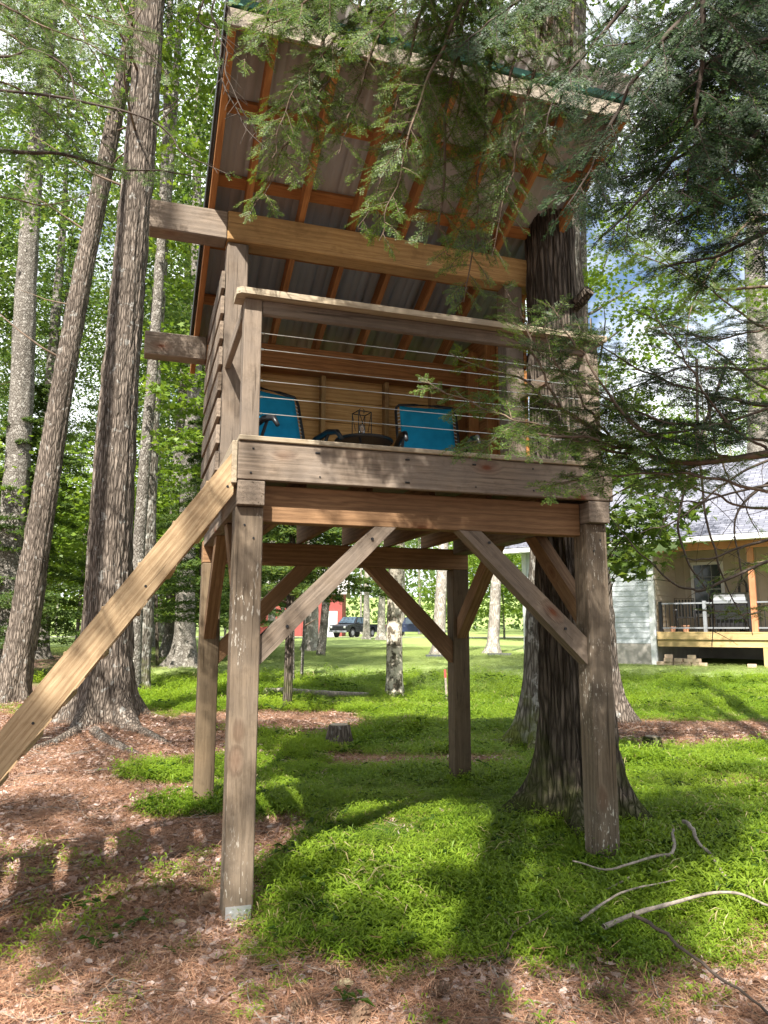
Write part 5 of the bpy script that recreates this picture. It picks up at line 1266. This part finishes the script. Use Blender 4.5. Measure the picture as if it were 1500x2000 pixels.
# ------------------------------------------------------------------ ground cover
def source(name, V, F, mat):
    return mk(name, V, F, mat, link=False)
def scatter(name, pts, rot, scl, idx, sources, label, cat):
    o = mk(name, pts, [np.zeros((0, 3), int)] if False else [np.arange(3)[None]*0+np.array([[0, 1, 2]])], sources[0].data.materials[0])
    me = bpy.data.meshes.new(name); me.vertices.add(len(pts)); me.vertices.foreach_set('co', np.asarray(pts, np.float32).ravel())
    me.materials.append(sources[0].data.materials[0]); o.data = me
    a = me.attributes.new('rot', 'FLOAT_VECTOR', 'POINT'); a.data.foreach_set('vector', np.asarray(rot, np.float32).ravel())
    a = me.attributes.new('scl', 'FLOAT', 'POINT'); a.data.foreach_set('value', np.asarray(scl, np.float32))
    a = me.attributes.new('pick', 'INT', 'POINT'); a.data.foreach_set('value', np.asarray(idx, np.int32))
    t = bpy.data.node_groups.new(name, 'GeometryNodeTree')
    t.interface.new_socket('Geometry', in_out='INPUT', socket_type='NodeSocketGeometry'); t.interface.new_socket('Geometry', in_out='OUTPUT', socket_type='NodeSocketGeometry')
    N = t.nodes.new; gi = N('NodeGroupInput'); go = N('NodeGroupOutput'); ip = N('GeometryNodeInstanceOnPoints')
    jn = N('GeometryNodeJoinGeometry')
    for s in reversed(sources):
        oi = N('GeometryNodeObjectInfo'); oi.inputs['Object'].default_value = s
        gti = N('GeometryNodeGeometryToInstance'); t.links.new(oi.outputs['Geometry'], gti.inputs[0]); t.links.new(gti.outputs[0], jn.inputs[0])
    def attr(n_, ty):
        k = N('GeometryNodeInputNamedAttribute'); k.data_type = ty; k.inputs['Name'].default_value = n_; return k.outputs['Attribute']
    mp2 = N('GeometryNodeMeshToPoints'); t.links.new(gi.outputs[0], mp2.inputs['Mesh'])
    t.links.new(mp2.outputs[0], ip.inputs['Points']); t.links.new(jn.outputs[0], ip.inputs['Instance'])
    ip.inputs['Pick Instance'].default_value = True; t.links.new(attr('pick', 'INT'), ip.inputs['Instance Index'])
    t.links.new(attr('rot', 'FLOAT_VECTOR'), ip.inputs['Rotation']); t.links.new(attr('scl', 'FLOAT'), ip.inputs['Scale'])
    t.links.new(ip.outputs[0], go.inputs[0])
    m = o.modifiers.new('scatter', 'NODES'); m.node_group = t
    return tag(o, label, cat, kind='stuff')

def blade_clump(nst, hgt, rad, leaf_l, leaf_w, per, seed, lean=.5):
    g = np.random.default_rng(seed); V = []
    for i in range(nst):
        a = g.random()*6.283; r = rad*math.sqrt(g.random()); b = np.array([r*math.cos(a), r*math.sin(a), -.02])
        a2 = g.random()*6.283; h = hgt*(.55+.6*g.random()); d = np.array([math.cos(a2)*lean, math.sin(a2)*lean, 1.])
        for k in range(per):
            t = (k+.6+.4*g.random())/per
            c = b+np.array([d[0]*h*t*t, d[1]*h*t*t, h*t*(1-.25*t)])
            a3 = a2+(k % 2*2-1)*1.3+g.normal()*.6; e = np.array([math.cos(a3), math.sin(a3), .35+.3*g.normal()]); e /= np.linalg.norm(e)
            s = np.cross(e, [0, 0, 1.]); s /= np.linalg.norm(s); l = leaf_l*(.6+.7*g.random())
            V += [c, c+e*l*.45+s*leaf_w*.5+[0, 0, .004], c+e*l+np.array([0, 0, -.3*l]), c+e*l*.45-s*leaf_w*.5+[0, 0, .004]]
    V = np.array(V); return V, [np.arange(len(V)).reshape(-1, 4)]
def wedge(n, y0, y1, seed, half=.56, pw=1.):
    g = np.random.default_rng(seed); y = np.sqrt(y0**2+(y1**2-y0**2)*g.random(n)**pw); x = y*half*(2*g.random(n)-1); return x, y, g
gs = [source('grass_clump', *blade_clump(15, .125, .075, .044, .0078, 6, 200+i), M['grass']) for i in range(5)]
M['weed'] = leaf('broad weeds', [(0, (.04, .085, .014)), (.6, (.07, .13, .02)), (1, (.11, .17, .03))], .4)
M['dry'] = leaf('dry blades', [(0, (.25, .2, .09)), (.6, (.4, .33, .17)), (1, (.5, .45, .25))], .3)
gs.append(source('weed_clump', *blade_clump(7, .10, .06, .05, .026, 4, 230, .6), M['weed'])); gs.append(source('dry_clump', *blade_clump(6, .16, .07, .09, .005, 3, 231, .7), M['dry']))
def cover(n, y0, y1, seed, smul, keep):
    x, y, g = wedge(n, y0, y1, seed); k = g.random(n) < keep(x, y); x, y = x[k], y[k]; m = len(x)
    hs = np.clip(.12+1.75*fbm(x*1.3+5, y*1.3, 3)**1.15, .3, 2)*(.8+.4*g.random(m)); kind = g.integers(0, 5, m); rr_ = g.random(m); kind = np.where(rr_ < .10*2*fbm(x*.8, y*.8+30, 2), 5, kind); kind = np.where(rr_ > .975, 6, kind)
    return np.stack([x, y, H(x, y)-.005], 1), np.stack([g.normal(size=m)*.12, g.normal(size=m)*.12, g.random(m)*6.28], 1), smul*hs, kind
gk = lambda x, y: np.clip(1-litter(x, y), 0, 1)**1.5*(1-sstep(15, 19, y))+.03*(y < 5)
parts = [cover(10500, 2.9, 7, 1, 1.1, gk), cover(12000, 7, 12, 2, 1.3, gk), cover(9000, 12, 20, 3, 1.6, gk)]
scatter('stiltgrass', *[np.concatenate(z) for z in zip(*parts)], gs, 'bright green leafy stiltgrass covering the clearing floor', 'ground cover')
ls = [source('lawn_clump', *blade_clump(26, .075, .12, .06, .006, 2, 300+i, .6), M['lawn']) for i in range(3)]
x, y, g_ = wedge(14000, 15.5, 40, 5); k = g_.random(len(x)) < sstep(15, 19, y)*(1-litter(x, y)*.9)*((x < 5.5) | (y < 21.5)); x, y = x[k], y[k]; m = len(x)
scatter('lawn_grass', np.stack([x, y, H(x, y)], 1), np.stack([x*0, x*0, g_.random(m)*6.28], 1), (1.+.02*y)*(.7+.5*g_.random(m)), g_.integers(0, 3, m), ls, 'mown lawn grass between the clearing and the house', 'lawn grass')
ts = [source('tall_clump', *blade_clump(16, .5, .10, .32, .008, 1, 400+i, .35), M['tallgrass']) for i in range(3)]
tp = []
g = random.Random(3)
for (cx, cy, r_, n_) in ((2.0, 14.2, 1.1, 70), (.75, 14.5, .35, 14), (3.5, 13, .35, 6), (-3, 27, 1.2, 30), (-2, 16, 1., 14), (-.05, 4.02, .22, 5), (-1.05, 4.3, .1, 2)):
    for k in range(n_): tp.append((cx+g.gauss(0, r_), cy+g.gauss(0, r_*.6)))
tp = np.array(tp); m = len(tp)
scatter('tall_grass', np.stack([tp[:, 0], tp[:, 1], H(tp[:, 0], tp[:, 1])], 1), np.stack([tp[:, 0]*0, tp[:, 0]*0, rng.random(m)*6.28], 1), np.where(tp[:, 1] < 6, .3, .5+.5*rng.random(m)), rng.integers(0, 3, m), ts, 'pale tufts of tall uncut grass at the lawn edge', 'tall grass')
# litter: dead leaves and needles
def dead_leaf(seed):
    g = np.random.default_rng(seed); n = 9; out = []
    S = np.array([(0, -.5), (.16, -.3), (.3, -.12), (.26, .08), (.34, .22), (.12, .32), (0, .52), (-.14, .3), (-.32, .24), (-.24, .05), (-.3, -.14), (-.14, -.32)])
    for i in range(n):
        a = g.random()*6.28; s = .075*(.6+.7*g.random()); c = np.array([g.normal()*.09, g.normal()*.09, .006+.012*g.random()]); tilt = g.normal(size=2)*.35
        x, y = S[:, 0]*s, S[:, 1]*s; xr, yr = x*math.cos(a)-y*math.sin(a), x*math.sin(a)+y*math.cos(a)
        z = xr*tilt[0]+yr*tilt[1]+(x*x+.6*y*y)*g.uniform(-1, 9)+g.normal(size=len(S))*.003
        out.append(np.stack([c[0]+xr, c[1]+yr, c[2]+z+.004], 1))
    V = np.concatenate(out); return V, [np.arange(len(V)).reshape(n, -1)]
def needles_mat(seed):
    g = np.random.default_rng(seed); n = 60; n = 90; c = g.normal(size=(n, 3))*[.12, .12, .006]+[0, 0, .012]; a = g.random(n)*6.28; l = .068*(.6+.6*g.random(n))
    d = np.stack([np.cos(a), np.sin(a), g.normal(size=n)*.12], 1)*l[:, None]*.5; s = np.stack([-np.sin(a), np.cos(a), np.zeros(n)], 1)*.0008
    V = np.stack([c-d-s, c-d+s, c+d+s, c+d-s], 1).reshape(-1, 3); return V, [np.arange(4*n).reshape(-1, 4)]
def lit_scatter(name, n, y0, y1, seed, src, scl, label, cat, thr=.0):
    x, y, g = wedge(n, y0, y1, seed, .56); k = g.random(n) < litter(x, y)*.95+thr; x, y = x[k], y[k]; m = len(x)
    return scatter(name, np.stack([x, y, H(x, y)], 1), np.stack([g.normal(size=m)*.1, g.normal(size=m)*.1, g.random(m)*6.28], 1), scl*(.7+.6*g.random(m)), g.integers(0, len(src), m), src, label, cat)
lit_scatter('leaf_litter', 21000, 2.6, 13, 8, [source('leaf_patch', *dead_leaf(i), M['dead_leaf']) for i in range(6)], .5, 'brown dead leaves covering the forest floor', 'leaf litter', .09)
def stick_src(seed):
    g = np.random.default_rng(seed); L = []
    for k in range(3):
        a = g.random()*6.28; l = g.uniform(.12, .4); p0 = np.array([g.normal()*.08, g.normal()*.08, .012]); d = np.array([math.cos(a), math.sin(a), .04]); nrm_ = np.array([-math.sin(a), math.cos(a), 0])
        t = np.linspace(0, 1, 6)[:, None]; pts = p0+d*l*t+nrm_*l*.12*np.sin(t*g.uniform(2, 5))*g.choice((-1, 1)); L.append((pts, np.linspace(.0042, .0016, 6)))
        if k: L.append((np.stack([pts[2], pts[2]+(d*.5+nrm_*.6)*l*.2+[0, 0, .01], pts[2]+(d*.8+nrm_)*l*.4]), np.array([.0028, .002, .001])))
    V, F = tubes(L, 4); return V, [F]
lit_scatter('twig_litter', 620, 2.7, 12, 19, [source('twig_patch', *stick_src(i), M['twig_grey'] if i % 2 else M['twig']) for i in range(4)], 1., 'small broken twigs strewn through the leaf litter', 'twig litter', .06)
lit_scatter('pine_needles', 17000, 2.6, 13, 9, [source('needle_patch', *needles_mat(i), M['dead_needle']) for i in range(5)], 1., 'rusty fallen pine needles strewn over the floor', 'pine needles', .03)
